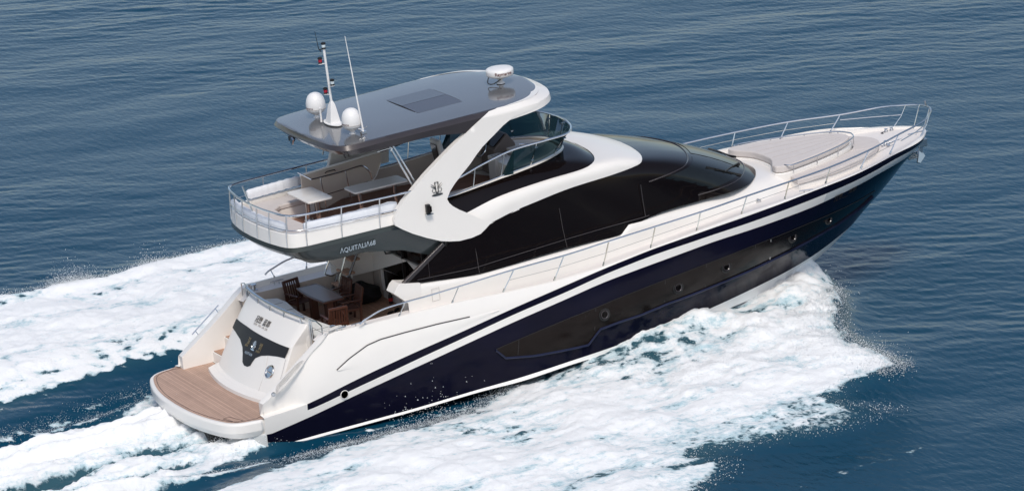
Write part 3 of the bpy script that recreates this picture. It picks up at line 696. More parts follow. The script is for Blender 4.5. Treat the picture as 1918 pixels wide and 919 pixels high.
# seams of the side windows, the frames of the windscreen
def cabseam(pts, m=SEAM, r=0.009):
    mb = MB(); mb.tube(resample(pts, max(2, len(pts)*6)), r, 5); return mb.build('glass_seam', m, cab, mirror=True)
def rowpt(k, x):
    R_ = t0*(1-k)*(1-2*k)+4*k*(1-k)*midr+t1*k*(2*k-1); j = int(np.argmin(np.abs(R_[:, 0]-x)+(R_[:, 1] > -0.02)*0)); return tuple(R_[j]+np.array([0, -0.004, 0.003]))
FRM = mat('dark_window_frame', (0.035, 0.028, 0.03), 0.3, coat=0.3)
ys_ = lambda pts: [tuple(np.array(A(u, v, y=-1.945))) for u, v in pts]
cabseam(ys_([(782, 524), (889, 501.5), (960, 479), (1059.6, 448), (1140, 424.5), (1209, 405.5), (1216, 403)]), FRM, 0.007)
cabseam(ys_([(1047.4, 390), (1054, 428), (1062.7, 465)]), FRM, 0.007); cabseam(ys_([(887, 447), (893, 480), (898, 511)]), FRM, 0.007); cabseam(ys_([(805, 520), (802, 490)]), FRM, 0.006)
cabseam([tuple(np.array(A(u, v, y=-1.93))) for u, v in ((1200, 346), (1204, 375), (1209, 405))], FRM, 0.007)
def nose(k): return t0[59:]*(1-k)*(1-2*k)+4*k*(1-k)*midr[59:]+t1[59:]*k*(2*k-1)
cabseam([tuple(p+np.array([0.003, 0, 0.004])) for p in nose(0.60)], FRM, 0.014)
cabseam([tuple(p+np.array([0.003, 0, 0.004])) for p in nose(0.10)], FRM, 0.012)
# windscreen panes: a slightly paler tint, set just above the black shell
PANE = mat('windscreen_pane', (0.010, 0.013, 0.015), 0.08, spec=0.3, coat=0.0, noise=0.3, nscale=1.2)
def pane(j0, j1, k0, k1, name):
    mb = MB(); rr = []
    for k in np.linspace(k0, k1, 8):
        q = nose(k)[j0:j1+1].copy(); q[:, 2] += 0.006; q[:, 0] += 0.004; rr.append(q)
    mb.grid(rr); return mb.build(name, PANE, cab, mirror=True)
pane(4, 24, 0.14, 0.56, 'windscreen_pane')
pane(27, 40, 0.14, 0.56, 'windscreen_pane')
# white swoosh around the roof
s1 = tie([(7.05, -1.955, 3.47)]+L1[1:], 10.6, 60, 40); s2 = tie([(6.7, -1.90, 3.84)]+L2[1:], 9.6, 60, 40)
sm = (s1+s2)/2; nrm_up = np.array([0, 0, 1.0])
rows = []
for k in np.linspace(0, 1, 9):
    p = s1*(1-k)+s2*k; bul = 4*k*(1-k)*np.clip((p[:, 0]-7.0)/0.9, 0.0, 1); q = p.copy(); q[:, 2] += 0.07*bul+0.012; q[:, 1] -= 0.055*bul*np.clip(-p[:, 1]/1.7, 0, 1); q[-1, 1] = 0; rows.append(q)
lo = s1.copy(); lo[:, 2] -= 0.02; hi = s2.copy(); hi[:, 2] -= 0.02
mb = MB(); mb.grid([lo]+rows+[hi]); mb.build('roof_swoosh', GEL, yacht, mirror=True, smooth=55)
# black band between swoosh and windscreen rail
s3 = tie(L3, 8.6, 60, 40); s2 = tie(L2, 9.6, 60, 40)
rows = []
for k in np.linspace(0, 1, 7):
    p = s2*(1-k)+s3*k; p[:, 2] += 0.05*4*k*(1-k)-0.005; rows.append(p)
mb = MB(); mb.grid(rows); brow = mb.build('roof_brow', BGLASS, yacht, mirror=True, smooth=60)
# trunk (white deckhouse base)
def ztop(x): return float(np.interp(x, [5.2, 5.8, 7.1, 10.75, 11.02, 13.2, 15.4, 16.2], [2.62, 2.56, 2.44, 2.52, 2.75, 2.80, 2.76, 2.70]))
to = spline(tr_out, 70); to = to[np.argsort(to[:, 0], kind='stable')] if False else to
xs3 = list(np.linspace(5.25, 6.19, 6))+[6.26]+list(np.linspace(6.4, 10.72, 20))+[10.75, 11.02]+list(np.linspace(11.1, 15.9, 34))
def tw(x): return float(np.interp(x, [p[0] for p in tr_out], [p[1] for p in tr_out]))
rings = []
for x in xs3:
    W_ = tw(x); z0 = deckz(x)-0.05; zt = ztop(x)-0.012; R_ = 0.10 if x < 11 else float(np.interp(x, [11, 13, 15], [0.14, 0.30, 0.40]))
    rg = [(x, -W_-0.03, z0), (x, -W_-0.02, z0+(zt-R_-z0)*.5), (x, -W_, zt-R_)]
    inn = min(R_*1.2, W_*.8)
    for a in (22, 45, 68, 90): rg.append((x, -(W_-inn+inn*math.cos(math.radians(a))), zt-R_+R_*math.sin(math.radians(a))))
    rg.append((x, -max(W_-inn, 0)*0.5, zt+0.004)); rg.append((x, 0, zt+0.008))
    if x < 6.2: rg[-2] = (x, -1.72, zt-0.02); rg[-1] = (x, -1.70, 1.9)
    elif x < 6.4: rg[-1] = (x, 0, zt); 
    rings.append(rg)
x = 16.15
for x, k in ((16.02, .72), (16.12, .3), (16.15, 0.0)):
    zt = ztop(x)-0.012-0.25*(1-k)**2; z0 = deckz(x)-0.05; W_ = 1.05*k
    rg = [(x, -W_-0.03, z0), (x, -W_-.02, (z0+zt)/2), (x, -W_, zt-.1*k)]+[(x, -W_*f, zt-.02*f) for f in (.9, .8, .7, .6, .3, 0)]; rings.append(rg)
mb = MB(); mb.grid(rings)
trunk = mb.build('deckhouse', GEL, yacht, mirror=True, smooth=45)
# aft wing of the deckhouse beside the cockpit door
mb = MB()
prof = [(4.93, 2.50), (5.02, 2.64), (5.10, 2.70), (5.3, 2.655), (5.6, 2.60), (5.6, 1.9), (5.62, 1.86), (5.50, 1.98), (5.28, 2.18)]
mb.grid([[(x, -1.99, z) for x, z in prof], [(x, -1.60, z) for x, z in prof]], closed=True); mb.poly([(x, -1.99, z) for x, z in prof]); mb.poly([(x, -1.60, z) for x, z in prof][::-1])
mb.build('deckhouse_wing', GEL, yacht, mirror=True, bevel=0.035, seg=3)
mb = MB(); q = [A(808, 541, y=-2.0), A(821.5, 537, y=-2.0), A(824, 560, y=-2.0), A(810, 564, y=-2.0)]; mb.tube([(p[0], p[1]-0.012, p[2]) for p in q], 0.005, 4, closed=True); mb.build('filler_hatch', INKL, trunk)
for u, v in ((1323, 412), (1420.5, 377.5)):
    c = A(u, v, y=-1.86 if u < 1400 else -1.70); mb = MB(); mb.lathe([(0.0, 0.03), (0.03, 0.03), (0.04, 0.036), (0.062, 0.03), (0.07, -0.02)], (c[0], c[1], c[2]), 20, 0, rot); mb.build('deck_fill_cap', STEEL, yacht)
# wipers
def wiper(base, a, b, c):
    mb = MB(); base, a, b, c = map(Vector, (base, a, b, c))
    mb.lathe([(0.05, 0), (0.045, 0.05), (0, 0.055)], base, 12)
    up = Vector((0, 0, 0.05))
    mb.tube([base+up, (base+a)/2+up*1.4, a+up], 0.018, 6); mb.tube([base+up+Vector((0.05, 0.04, 0)), (base+a)/2+up*1.2+Vector((.06, .05, 0)), a+up+Vector((0.05, 0.05, 0))], 0.014, 6)
    mb.beam(b+up*.6, c+up*.6, 0.03, 0.05); mb.beam((b+a)/2+up, (c+a)/2+up, 0.025, 0.03)
    return mb.build('wiper', BLACK, cab)
def on_screen(u, v, dz=0.0):
    d = RM.T @ np.array([(u-959)/FL, (v-459.5)/FL, 1.0]); S = np.vstack([nose(k) for k in np.linspace(0, 1, 60)]); S = np.vstack([S, S*np.array([1, -1, 1])])
    D = S-CAM; D /= np.linalg.norm(D, axis=1)[:, None]; dn = d/np.linalg.norm(d); j = np.argsort(-(D@dn))[:40]
    j = j[np.argmin(np.linalg.norm(S[j]-CAM, axis=1))]; p = S[j]; return (p[0], p[1], p[2]+dz)
wiper(on_screen(1384, 304), on_screen(1362, 316), on_screen(1331, 310), on_screen(1392, 322))
wiper((15.02, 1.35, 2.86), (14.75, 1.60, 2.97), (14.50, 2.05*0.9, 2.95), (15.12, 1.05, 2.92))
wiper((15.15, 0.55, 2.90), (14.85, 0.9, 3.05), (14.6, 1.35, 3.05), (15.2, 0.2, 2.94))

# ---------------------------------------------------------------- foredeck lounge
pad_half = [(15.82, 0), (15.76, 0.45), (15.50, 0.92), (15.50, 1.08), (15.66, 1.18), (16.0, 1.13), (16.8, 0.90), (17.6, 0.58), (18.05, 0.30), (18.16, 0.12), (18.18, 0)]
pad = sym([tuple(p) for p in spline([(a, b, 0) for a, b in pad_half[:3]], 9)[:, :2]]+[tuple(p) for p in spline([(a, b, 0) for a, b in pad_half[3:]], 22)[:, :2]])
pad[0] = (pad[0][0], 0.0) if abs(pad[0][1]) < 1e-3 else pad[0]
def clean(o):
    r = []
    for p in o:
        if not r or math.hypot(p[0]-r[-1][0], p[1]-r[-1][1]) > 1e-3: r.append(p)
    return r
pad = clean(pad)
pl_ = inset(pad, -0.04)
mb = MB(); mb.slab(pl_, 2.38, 2.76); mb.build('sunpad_plinth', GEL, yacht, bevel=0.03, smooth=35)
mb = MB(); mb.slab(pad, 2.765, 2.93); sp = mb.build('sunpad', CUSH, yacht, bevel=0.035, seg=3)
mb = MB()
for f in (-0.7, -0.35, 0, 0.35, 0.7):
    mb.tube([(x, f*float(np.interp(x, [15.6, 16.5, 17.5, 18.1], [1.1, 0.95, 0.6, 0.2])), 2.931) for x in np.linspace(15.85, 17.9, 10)], 0.004, 4)
mb.build('pad_stitching', mat('cushion_seam', (0.42, 0.38, 0.355), 0.8), sp)
seat_half = [(15.75, 1.62), (16.5, 1.58), (17.3, 1.38), (18.1, 1.02), (18.68, 0.58), (18.93, 0.22), (18.96, 0)]
inner = [(18.26, 0), (18.18, 0.24), (17.85, 0.52), (17.2, 0.80), (16.5, 1.03), (15.80, 1.22)]
for nm, z0, z1, m, g in (('bow_seat_base', 2.36, 2.53, GEL, -0.03), ('bow_seat_cushion', 2.535, 2.66, CUSH, 0.0)):
    o_ = [tuple(p) for p in spline([(a, b, 0) for a, b in seat_half], 30)[:, :2]]
    i_ = [tuple(p) for p in spline([(a, b, 0) for a, b in inner], 24)[:, :2]]
    if nm == 'bow_seat_cushion':
        cuts = [(0, 0.27), (0.27, 0.55), (0.55, 0.80)]
        for sg in (1, -1):
            for c0, c1 in cuts:
                oo = o_[int(c0*29):int(c1*29)+1]; ii = i_[::-1][int(c0*23):int(c1*23)+1]
                out = oo+ii[::-1]; out = [(x, sg*y) for x, y in out]
                mb = MB(); mb.slab(out, z0, z1); mb.build(nm, m, yacht, bevel=0.025, seg=3)
        oo = o_[int(.8*29):]; ii = i_[::-1][int(.8*23):]
        out = clean(oo+[(x, -y) for x, y in oo[::-1]]+[(x, -y) for x, y in ii]+ii[::-1])
        mb = MB(); mb.slab(out, z0, z1); mb.build(nm, m, yacht, bevel=0.025, seg=3)
    else:
        out = clean(o_+[(x, -y) for x, y in o_[::-1]])
        mb = MB(); mb.slab(inset(out, 0.04), z0, z1); mb.build(nm, m, yacht, bevel=0.02)
# rails round the pad
half_r = inset(pad, -0.10)
for sg in (1, -1):
    pr = [(x, y) for x, y in half_r if y*sg > 0.0 and x > 15.55]
    pr = sorted(pr, key=lambda p: p[0]); pr = [(15.72, sg*1.12)]+[(15.76, sg*1.22)]+[(15.90, sg*1.25)]+[p for p in pr if p[0] > 16.1]
    zr = 2.93
    pr3 = spline([(x, y, zr) for x, y in pr]+([(18.30, 0.0, zr)]), 50)
    mb = MB(); mb.tube(pr3, 0.017, 8); ro = mb.build('sunpad_rail', STEEL, yacht)
    for i in (4, 17, 30, 43):
        mb = MB(); p = pr3[i]; mb.tube([(p[0], p[1]*0.98, 2.74), tuple(p)], 0.011, 6); mb.build('rail_post', STEEL, ro)
# deck hardware at the bow
wx, wy, wz = A(1665, 257, z=2.43); DK = deckz(19.2)+0.035
mb = MB(); mb.slab([(wx+0.22*math.cos(a)*1.0, wy+0.11*math.sin(a)) for a in np.linspace(0, 2*math.pi, 24, endpoint=False)], DK-0.02, DK+0.012); wl = mb.build('windlass_well', SEAM, yacht)
for dx in (-.07, .09):
    mb = MB(); mb.lathe([(0.05, 0), (0.05, 0.04), (0.03, 0.06), (0.045, 0.09), (0, 0.095)], (wx+dx, wy, DK+0.012), 16); mb.build('windlass_drum', STEEL, wl)
mb = MB()
for i in range(16):
    x = 18.95+i*0.075; mb.lathe([(0.018, 0), (0.026, 0.01), (0.018, 0.02)], (x, -0.35+0.012*i, DK), 8)
mb.tube([(18.9, -0.38, DK+0.005), (20.2, -0.16, DK+0.02)], 0.012, 6); mb.build('anchor_chain', STEEL, yacht)
mb = MB(); mb.box((20.05, -0.18, 2.58), (0.5, 0.05, 0.06)).box((20.25, -0.12, 2.56), (0.25, 0.16, 0.02)).tube([(19.75, -0.2, 2.5), (19.95, -0.28, 2.58), (20.15, -0.2, 2.55)], 0.02, 8).tube([(20.28, -0.2, 2.52), (20.28, 0.02, 2.52)], 0.03, 10)
mb.build('anchor_roller', STEEL, yacht, bevel=0.005)
# anchor hanging at the stem
mb = MB(); ax = 20.12; az = 1.92
mb.beam((20.28, 0, 2.42), (20.22, 0, 1.95), 0.05, 0.10, up=(1, 0, 0))
for sg in (1, -1):
    mb.add([(20.30, 0, 2.02), (20.35, sg*0.03, 1.92), (20.06, sg*0.24, 1.84), (19.94, sg*0.30, 1.90), (20.10, sg*0.14, 2.03), (20.18, sg*0.02, 2.09)], [(0, 1, 2, 3, 4, 5)])
anc = mb.build('anchor', STEEL, yacht, thick=0.035, bevel=0.006)
mb = MB(); mb.slab([(20.15, -0.10), (20.42, -0.06), (20.42, 0.06), (20.15, 0.10)], 2.16, 2.36); mb.build('stem_plate', STEEL, yacht, bevel=0.02)
cleat(tuple(A(1511, 361, z=2.42))[:2]+(2.40,), 0.36, math.radians(-22))
cleat((A(1176, 481, z=2.05)[0], -2.42, 2.0), 0.34, 0)
cleat((10.4, 2.42, 2.0), 0.34, 0)
for x, y in ((19.05, -0.45), (19.2, -0.1)):
    mb = MB(); mb.lathe([(0.05, 0), (0.045, 0.012), (0, 0.013)], (x, y, DK), 14); mb.build('deck_drain', STEEL, yacht)

# ---------------------------------------------------------------- bow and side rails
top_px = [(674, 607), (681, 600), (689, 595), (718, 578.5), (757.5, 566), (797, 555), (860, 536), (961, 505), (1059.6, 477.5), (1142, 451), (1228, 424), (1314, 396.5), (1399, 367), (1480, 339.6), (1557, 312), (1627, 281.6), (1683, 252), (1708.5, 232.7)]
def R_(u, v, ins):
    d = RM.T @ np.array([(u-959)/FL, (v-459.5)/FL, 1.0]); ts = np.linspace(80, 125, 2500); prev = None
    for t in ts:
        p = CAM+d*t; g = p[1]+HY(p[0], 2.45)-ins
        if prev is not None and prev < 0 <= g: return tuple(p)
        prev = g
railS = [R_(u, v, 0.07) for u, v in top_px]; railS = [p for p in railS if p]
ns = [(19.72, -0.95, 3.08), (20.15, -0.62, 3.11), (20.42, -0.30, 3.13), (20.50, 0.0, 3.14)]
railS = [p for p in railS if p[0] < 19.15]+ns
feet_px = [((690, 615), (686, 598)), ((753, 594), (758.5, 566)), ((851, 568.6), (858, 537)), ((945.5, 547), (961, 505)), ((1040, 529), (1057, 480)), ((1131, 501), (1142, 451)), ((1219.6, 467), (1228, 424)), ((1306, 434), (1314, 397)), ((1390, 403), (1399, 367)), ((1471.5, 373.6), (1480, 340)), ((1549, 344.5), (1557, 312)), ((1616, 317), (1627, 281.6)), ((1672, 288.5), (1683, 252)), ((1709, 262), (1724, 222))]
sp_ = spline(railS, 300)
for sg in (1, -1):
    pts = [(p[0], p[1]*sg, p[2]) for p in sp_]
    mb = MB(); mb.tube(pts if sg == 1 else [p for p in pts], 0.021, 8); rr = mb.build('guard_rail', STEEL, yacht)
    st = []
    for f, t in feet_px:
        a = R_(*f, 0.05); b = R_(*t, 0.07)
        if a is None or b is None: continue
        j = int(np.argmin(np.linalg.norm(sp_-np.array(b), axis=1))); b = tuple(sp_[j]); a = (a[0], -max(HY(a[0], 2.3)-0.05-winset(a[0]), 0.02), zW[0](a[0])+0.012)
        st.append((a, b))
    for a, b in st[:-1]:
        a = Vector((a[0], a[1]*sg, a[2])); b = Vector((b[0], b[1]*sg, b[2]))
        mb = MB(); mb.tube([a, b], 0.014, 6); mb.tube([a, a+(b-a)*0.16], 0.024, 8); mb.build('stanchion', STEEL, rr)
    # wire between the stanchions
    wr = [Vector((a[0]*.47+b[0]*.53, sg*(a[1]*.47+b[1]*.53), a[2]*.47+b[2]*.53)) for a, b in st[3:-1]]
    mb = MB(); mb.tube(wr, 0.006, 5); mb.build('guard_wire', WIRE, rr)
    mb = MB(); mb.tube([(19.85, sg*-0.60, 2.58), (20.1, sg*-0.55, 2.85), (20.25, sg*-0.52, 3.13)], 0.016, 8); mb.tube([(20.20, sg*-0.20, 2.57), (20.44, sg*-0.22, 3.14)], 0.016, 8)
    mb.tube([(18.85, sg*-1.33, 2.88), (19.5, sg*-0.98, 2.88), (20.12, sg*-.55, 2.89)], 0.012, 8); mb.build('pulpit_brace', STEEL, rr)
mb = MB(); mb.tube([(20.48, 0.0, 3.16), (20.47, 0.0, 3.28)], 0.022, 8); mb.build('bow_flag_socket', STEEL, yacht)

# ---------------------------------------------------------------- flybridge
fp = [(2.52, 0, 3.96), (2.55, 0.6, 3.96), (2.63, 1.15, 3.96), (2.71, 1.44, 3.96), (2.84, 1.62, 3.965), (3.10, 1.71, 3.97), (3.5, 1.75, 3.98), (5.0, 1.86, 4.02), (6.35, 1.92, 4.03)]
F = spline(fp, 70); F[0, 1] = 0
def fly_shift(P, dx, dy, dz):   # pull inwards by normal
    Q = P.copy(); t = np.gradient(P[:, :2], axis=0); t /= np.linalg.norm(t, axis=1)[:, None]; nn = np.stack([t[:, 1], -t[:, 0]], 1)
    Q[:, :2] += nn*dx; Q[:, 2] += dz; Q[0, 1] = 0; return Q
def skirtbot(P):
    Q = P.copy()
    for r in Q:
        x = r[0]; r[2] = float(np.interp(x, [2.4, 3.5, 4.4, 5.3, 6.0, 6.5, 7.6], [3.50, 3.50, 3.52, 3.38, 3.10, 3.02, 3.0]))
    Q2 = fly_shift(Q, 0.0, 0, 0)
    for i, r in enumerate(Q2):
        k = float(np.interp(P[i, 0], [2.4, 3.0, 3.8, 5], [0.70, 0.55, 0.14, 0.05]))
        t = min(1, abs(P[i, 1])/1.7); r[0] += k*(0.9 if t < .9 else 0.75); r[1] = P[i, 1]*(1-0.055)
    Q2[0, 1] = 0; return Q2
SB = skirtbot(F); crz = F.copy(); crz[:, 2] -= 0.10; crz = fly_shift(crz, -0.02, 0, 0)
crz2 = crz*0.93+SB*0.07
mids = [crz*(1-k)+SB*k+np.array([0, 0, -0.04])*4*k*(1-k) for k in (.25, .5, .75)]
botin = SB.copy(); botin[:, 0] += 0.12; botin[:, 1] *= 0.93; botin[:, 2] -= 0.005
mb = MB(); mb.grid([F, crz, crz2]+mids+[SB, botin]); sk = mb.build('flybridge_skirt', SKIRT, yacht, mirror=True, smooth=25)
# ceiling of the overhang
mb = MB(); ce = [(p[0], p[1], min(p[2]+0.0, 3.50)) for p in botin]
mb.grid([[(p[0], p[1], 3.50) for p in botin if p[0] < 6.4], [(p[0], 0, 3.50) for p in botin if p[0] < 6.4]]); mb.build('cockpit_ceiling', GEL, yacht, mirror=True)
mb = MB()
for s_ in (-1,):
    q = [(p[0], p[1], p[2]) for p in botin if p[0] > 4.0]; mb.grid([q, [(p[0], p[1], 3.5) for p in botin if p[0] > 4.0]])
mb.build('skirt_inner', GEL, sk, mirror=True)
# white coaming above the skirt
def cz(x): return float(np.interp(x, [2.4, 5.2, 6.8, 9], [4.27, 4.28, 4.40, 4.6]))
C1 = F.copy(); C1[:, 2] += 0.004; C2 = fly_shift(F, 0.03, 0, 0); C2[:, 2] = [cz(x) for x in C2[:, 0]]; C3 = fly_shift(F, 0.14, 0, 0); C3[:, 2] = C2[:, 2]; C4 = C3.copy(); C4[:, 2] = 3.8
mb = MB(); mb.grid([C1, C2, C3, C4]); mb.build('flybridge_coaming', GEL, yacht, mirror=True, bevel=0.02, smooth=30)
# deck of the flybridge
ol = [(p[0], p[1]) for p in C3]+[(8.0, 1.5), (9.2, 1.15), (9.8, 0.7), (9.9, 0)]
ol = clean(ol); fo = sym(ol)
mb = MB(); mb.slab(fo, 3.72, 3.80); mb.build('flybridge_deck', GEL, yacht)
mb = MB(); mb.poly([(x, y, 3.806) for x, y in sym([(3.2, 0), (3.2, 1.5), (6, 1.68), (8.6, 1.3), (9.2, 0)])]); mb.build('flybridge_teak', TEAKF, yacht)
# inner side walls forward of the arch, beige
for sg in (1, -1):
    pth = [(5.0, 1.64), (5.9, 1.57), (6.75, 1.56), (8.05, 1.48), (9.0, 1.26), (9.6, 1.01), (10.02, 0.72), (10.24, 0.36), (10.28, 0)]
    P_ = spline([(x, sg*y, cz(x)-0.01 if x < 8 else 4.42) for x, y in pth], 40)
    for r in P_: r[2] = float(np.interp(r[0], [5.6, 6.8, 8.05, 9, 10.3], [4.30, 4.29, 4.40, 4.43, 4.47]))
    lo = P_.copy(); lo[:, 2] = 3.8; ou = P_.copy(); ou[:, 1] += sg*0.06; ou[:, 2] += 0.0
    mb = MB(); mb.grid([lo, P_]); mb.build('flybridge_side_lining', BEIGE, yacht)
    ou = P_.copy(); ou[:, 1] += sg*0.14*np.clip(np.abs(P_[:, 1])/0.8, 0, 1); ou[:, 0] += 0.10*(1-np.clip(np.abs(P_[:, 1])/1.2, 0, 1)); P2 = P_.copy(); P2[:, 2] += 0.02; ou[:, 2] += 0.0
    mb = MB(); mb.grid([P_, P2, ou]); mb.build('coaming_cap', GEL, yacht)
# settee on the aft flybridge
seat_o = sym([(2.72, 0), (2.76, 0.7), (2.88, 1.25), (3.1, 1.5), (3.5, 1.56), (4.35, 1.60), (4.35, 0.98), (3.75, 0.92), (3.5, 0.75), (3.45, 0)])
port_part = [(x, y) for x, y in seat_o]
stb = [(2.72, 0)]+[(2.76, -0.7), (2.88, -1.25), (3.1, -1.5), (3.5, -1.58), (5.75, -1.66), (5.75, -1.18), (3.85, -1.05), (3.5, -0.75), (3.45, 0)]
prt = [(3.45, 0), (3.5, 0.75), (3.72, 0.95), (4.6, 1.0), (4.6, 1.6), (3.5, 1.56), (3.1, 1.5), (2.88, 1.25), (2.76, 0.7), (2.72, 0)]
U = clean(stb[:-1]+prt)
mb = MB(); mb.slab(inset(U, 0.02), 3.80, 4.08); mb.build('settee_base', GEL, yacht, bevel=0.015)
mb = MB(); mb.slab(U, 4.085, 4.20); sc_ = mb.build('settee_cushion', CUSH, yacht, bevel=0.03, seg=3)
# covered backrest bolsters
def bolster(P, r=(0.06, 0.10)):
    P = spline(P, 24); rings = []
    for i, p in enumerate(P):
        t = P[min(i+1, 23)]-P[max(i-1, 0)]; t /= np.linalg.norm(t); n_ = np.array([-t[1], t[0], 0]); w_ = 1+0.06*math.sin(i*1.9)+0.04*math.sin(i*4.3); e_ = 0.75 if i in (0, 23) else 1
        rings.append([p+n_*r[0]*a*w_*e_+np.array([0, 0, r[1]*b*w_*e_]) for a, b in ((-1, -1), (1, -1), (1.1, 0), (0.95, 0.85), (0.5, 1.05), (-0.5, 1.05), (-0.95, 0.85), (-1.1, 0))])
    mb = MB(); mb.grid(rings, closed=True); mb.poly(rings[0][::-1]); mb.poly(rings[-1]); return mb.build('backrest_bolster', COVER, yacht, smooth=60)
bolster([(2.78, 1.40, 4.38), (2.70, 0.9, 4.38), (2.66, 0, 4.38), (2.71, -0.8, 4.38), (2.82, -1.32, 4.38)])
bolster([(3.12, -1.60, 4.38), (4.0, -1.66, 4.38), (5.35, -1.72, 4.41)])
bolster([(3.22, 1.60, 4.42), (3.9, 1.65, 4.43), (4.62, 1.70, 4.44)])
# aft rail of the flybridge: top rail, mid rail, stanchions
Rt = fly_shift(F, 0.0, 0, 0); Rt[:, 2] = 4.70
for i, r in enumerate(Rt): r[2] = 4.70+0.0*r[0]; r[1] *= 1.02; r[0] += 0.04
Rm = Rt.copy(); Rm[:, 2] = 4.36; Rm[:, 0] += 0.0
sel = Rt[:, 0] < 5.9
RT = Rt[sel]; RMd = Rm[sel]; RMd = RMd[RMd[:, 0] < 5.5]
for sg in (-1, 1):
    mb = MB(); mb.tube([(p[0], sg*p[1], p[2]) for p in RT], 0.024, 8); ar = mb.build('flybridge_rail', STEEL, yacht)
    mb = MB(); mb.tube([(p[0], sg*p[1], p[2]) for p in RMd], 0.013, 6); mb.build('mid_rail', STEEL, ar)
    for f in (0.085, 0.20, 0.325, 0.43, 0.60, 0.80) if sg < 0 else (0.085, 0.20, 0.325, 0.55, 0.80):
        i = int(f*(len(RT)-1)); p = RT[i]; q = F[i]
        mb = MB(); mb.tube([(q[0]-0.005, sg*q[1]*1.0, q[2]+0.01), (q[0]+0.0, sg*q[1], 4.2), (p[0], sg*p[1], p[2])], 0.015, 6); mb.build('stanchion', STEEL, ar)
    if sg == 1:
        pass
mb = MB(); fa_ = A(489, 436, z=3.97); fb_ = A(454, 349, x=fa_[0]-0.25); mb.tube([fa_, fb_], 0.02, 8); mb.lathe([(0, 0.02), (0.03, 0), (0, -0.02)], fb_, 10); mb.build('flag_staff', STEEL, yacht)
# tables
def ftable(cx, cy, lx, ly, z, legs, nm, rot_=0.0):
    mb = MB(); o_ = []
    r_ = 0.07
    for sx, sy, a0 in ((1, 1, 0), (-1, 1, 90), (-1, -1, 180), (1, -1, 270)):
        for a in np.linspace(a0, a0+90, 5): o_.append((cx+sx*(lx/2-r_)+r_*math.cos(math.radians(a)), cy+sy*(ly/2-r_)+r_*math.sin(math.radians(a))))
    mb.slab(o_, z-0.045, z); t = mb.build('flybridge_table', GEL, yacht, bevel=0.012)
    for x, y in legs:
        mb = MB(); mb.tube([(x, y, 3.8), (x, y, z-0.05)], 0.055, 14); mb.lathe([(0.12, 0), (0.11, 0.02), (0.06, 0.03)], (x, y, 3.806), 18); mb.build('table_leg', STEEL, t)
tc = A(580, 364, z=4.47)
ftable(tc[0], tc[1], 0.62, 1.16, 4.47, [(tc[0]+0.05, tc[1]-0.27), (tc[0]+0.03, tc[1]+0.25)], 't')
tc = A(704, 344, z=4.47)
ftable(tc[0], tc[1], 1.36, 0.60, 4.47, [(tc[0]+0.45, tc[1]+0.0), (tc[0]-0.42, tc[1]+0.0)], 't')
# stair enclosure panel on the port side
pz = lambda u, v: A(u, v, y=1.15)
mb = MB(); pl2 = [pz(562, 330), pz(711, 285), pz(712, 300), pz(704, 325), pz(690, 345), pz(672, 352), pz(606, 392), pz(566, 375)]
pl2 = [(p[0], 1.15, max(p[2], 3.82)) for p in pl2]
mb.poly(pl2); bp_ = mb.build('stair_enclosure', BEIGE, yacht, thick=0.05, bevel=0.008)
mb = MB(); mb.tube([(p[0], 1.115, p[2]-0.03) for p in (pl2[0], pl2[1], pl2[2], pl2[3], pl2[4])], 0.012, 6); mb.tube([(p[0], 1.15, p[2]+0.01) for p in pl2[:2]], 0.03, 6); mb.build('enclosure_edge', GEL, bp_)
c = A(618, 322, y=1.10)
mb = MB(); mb.tube([(c[0]-.13, 1.09, c[2]), (c[0]-.1, 1.05, c[2]+.04), (c[0]+.1, 1.05, c[2]+.04), (c[0]+.13, 1.09, c[2])], 0.012, 6); mb.build('grab_handle', BLACK, bp_)
# balustrade of steel tube in front of it
def by(u, v): p = A(u, v, y=0.72); return (p[0], 0.72, p[2])
mb = MB(); tr_ = [by(583, 336), by(600, 332), by(642, 321), by(672, 311.5), by(682, 312), by(692, 321), by(697, 335)]
p0 = by(566, 327); mb.tube([(p0[0], 0.95, p0[2])]+[tr_[0]], 0.018, 8); mb.tube(spline(tr_, 40), 0.018, 8); bal = mb.build('stair_balustrade', STEEL, yacht)
for u, v0, v1 in ((600, 332, 392), (647, 320, 380)):
    a = by(u, v0); mb = MB(); mb.tube([a, (a[0]+0.08, 0.72, 3.82)], 0.016, 8); mb.build('balustrade_post', STEEL, bal)
mb = MB(); a = by(606, 366); b = by(690, 340); mb.tube([a, b], 0.014, 6); mb.build('balustrade_mid_rail', STEEL, bal)
# helm: seat, console, screen, dash
hs = A(822, 288, z=4.22)
hx, hy = 8.05, 0.95
mb = MB(); mb.slab([(hx-0.24, hy-0.25), (hx+0.24, hy-0.25), (hx+0.24, hy+0.25), (hx-0.24, hy+0.25)], 4.18, 4.32); hseat = mb.build('helm_seat', PLAST, yacht, bevel=0.05, seg=4)
mb = MB(); mb.box((hx-0.26, hy, 4.58), (0.14, 0.5, 0.62), Matrix.Rotation(-0.15, 3, 'Y'), taper=0.85); mb.build('seat_back', PLAST, hseat, bevel=0.05, seg=4)
mb = MB(); mb.box((hx-0.335, hy, 4.55), (0.02, 0.30, 0.46), Matrix.Rotation(-0.15, 3, 'Y')); mb.build('seat_back_panel', GREYD, hseat, bevel=0.008)
for sg in (1, -1):
    mb = MB(); mb.box((hx, hy+sg*0.28, 4.45), (0.4, 0.08, 0.10)); mb.build('armrest', PLAST, hseat, bevel=0.03)
mb = MB(); mb.tube([(hx, hy, 3.8), (hx, hy, 4.2)], 0.07, 12); mb.build('seat_pedestal', STEEL, hseat)
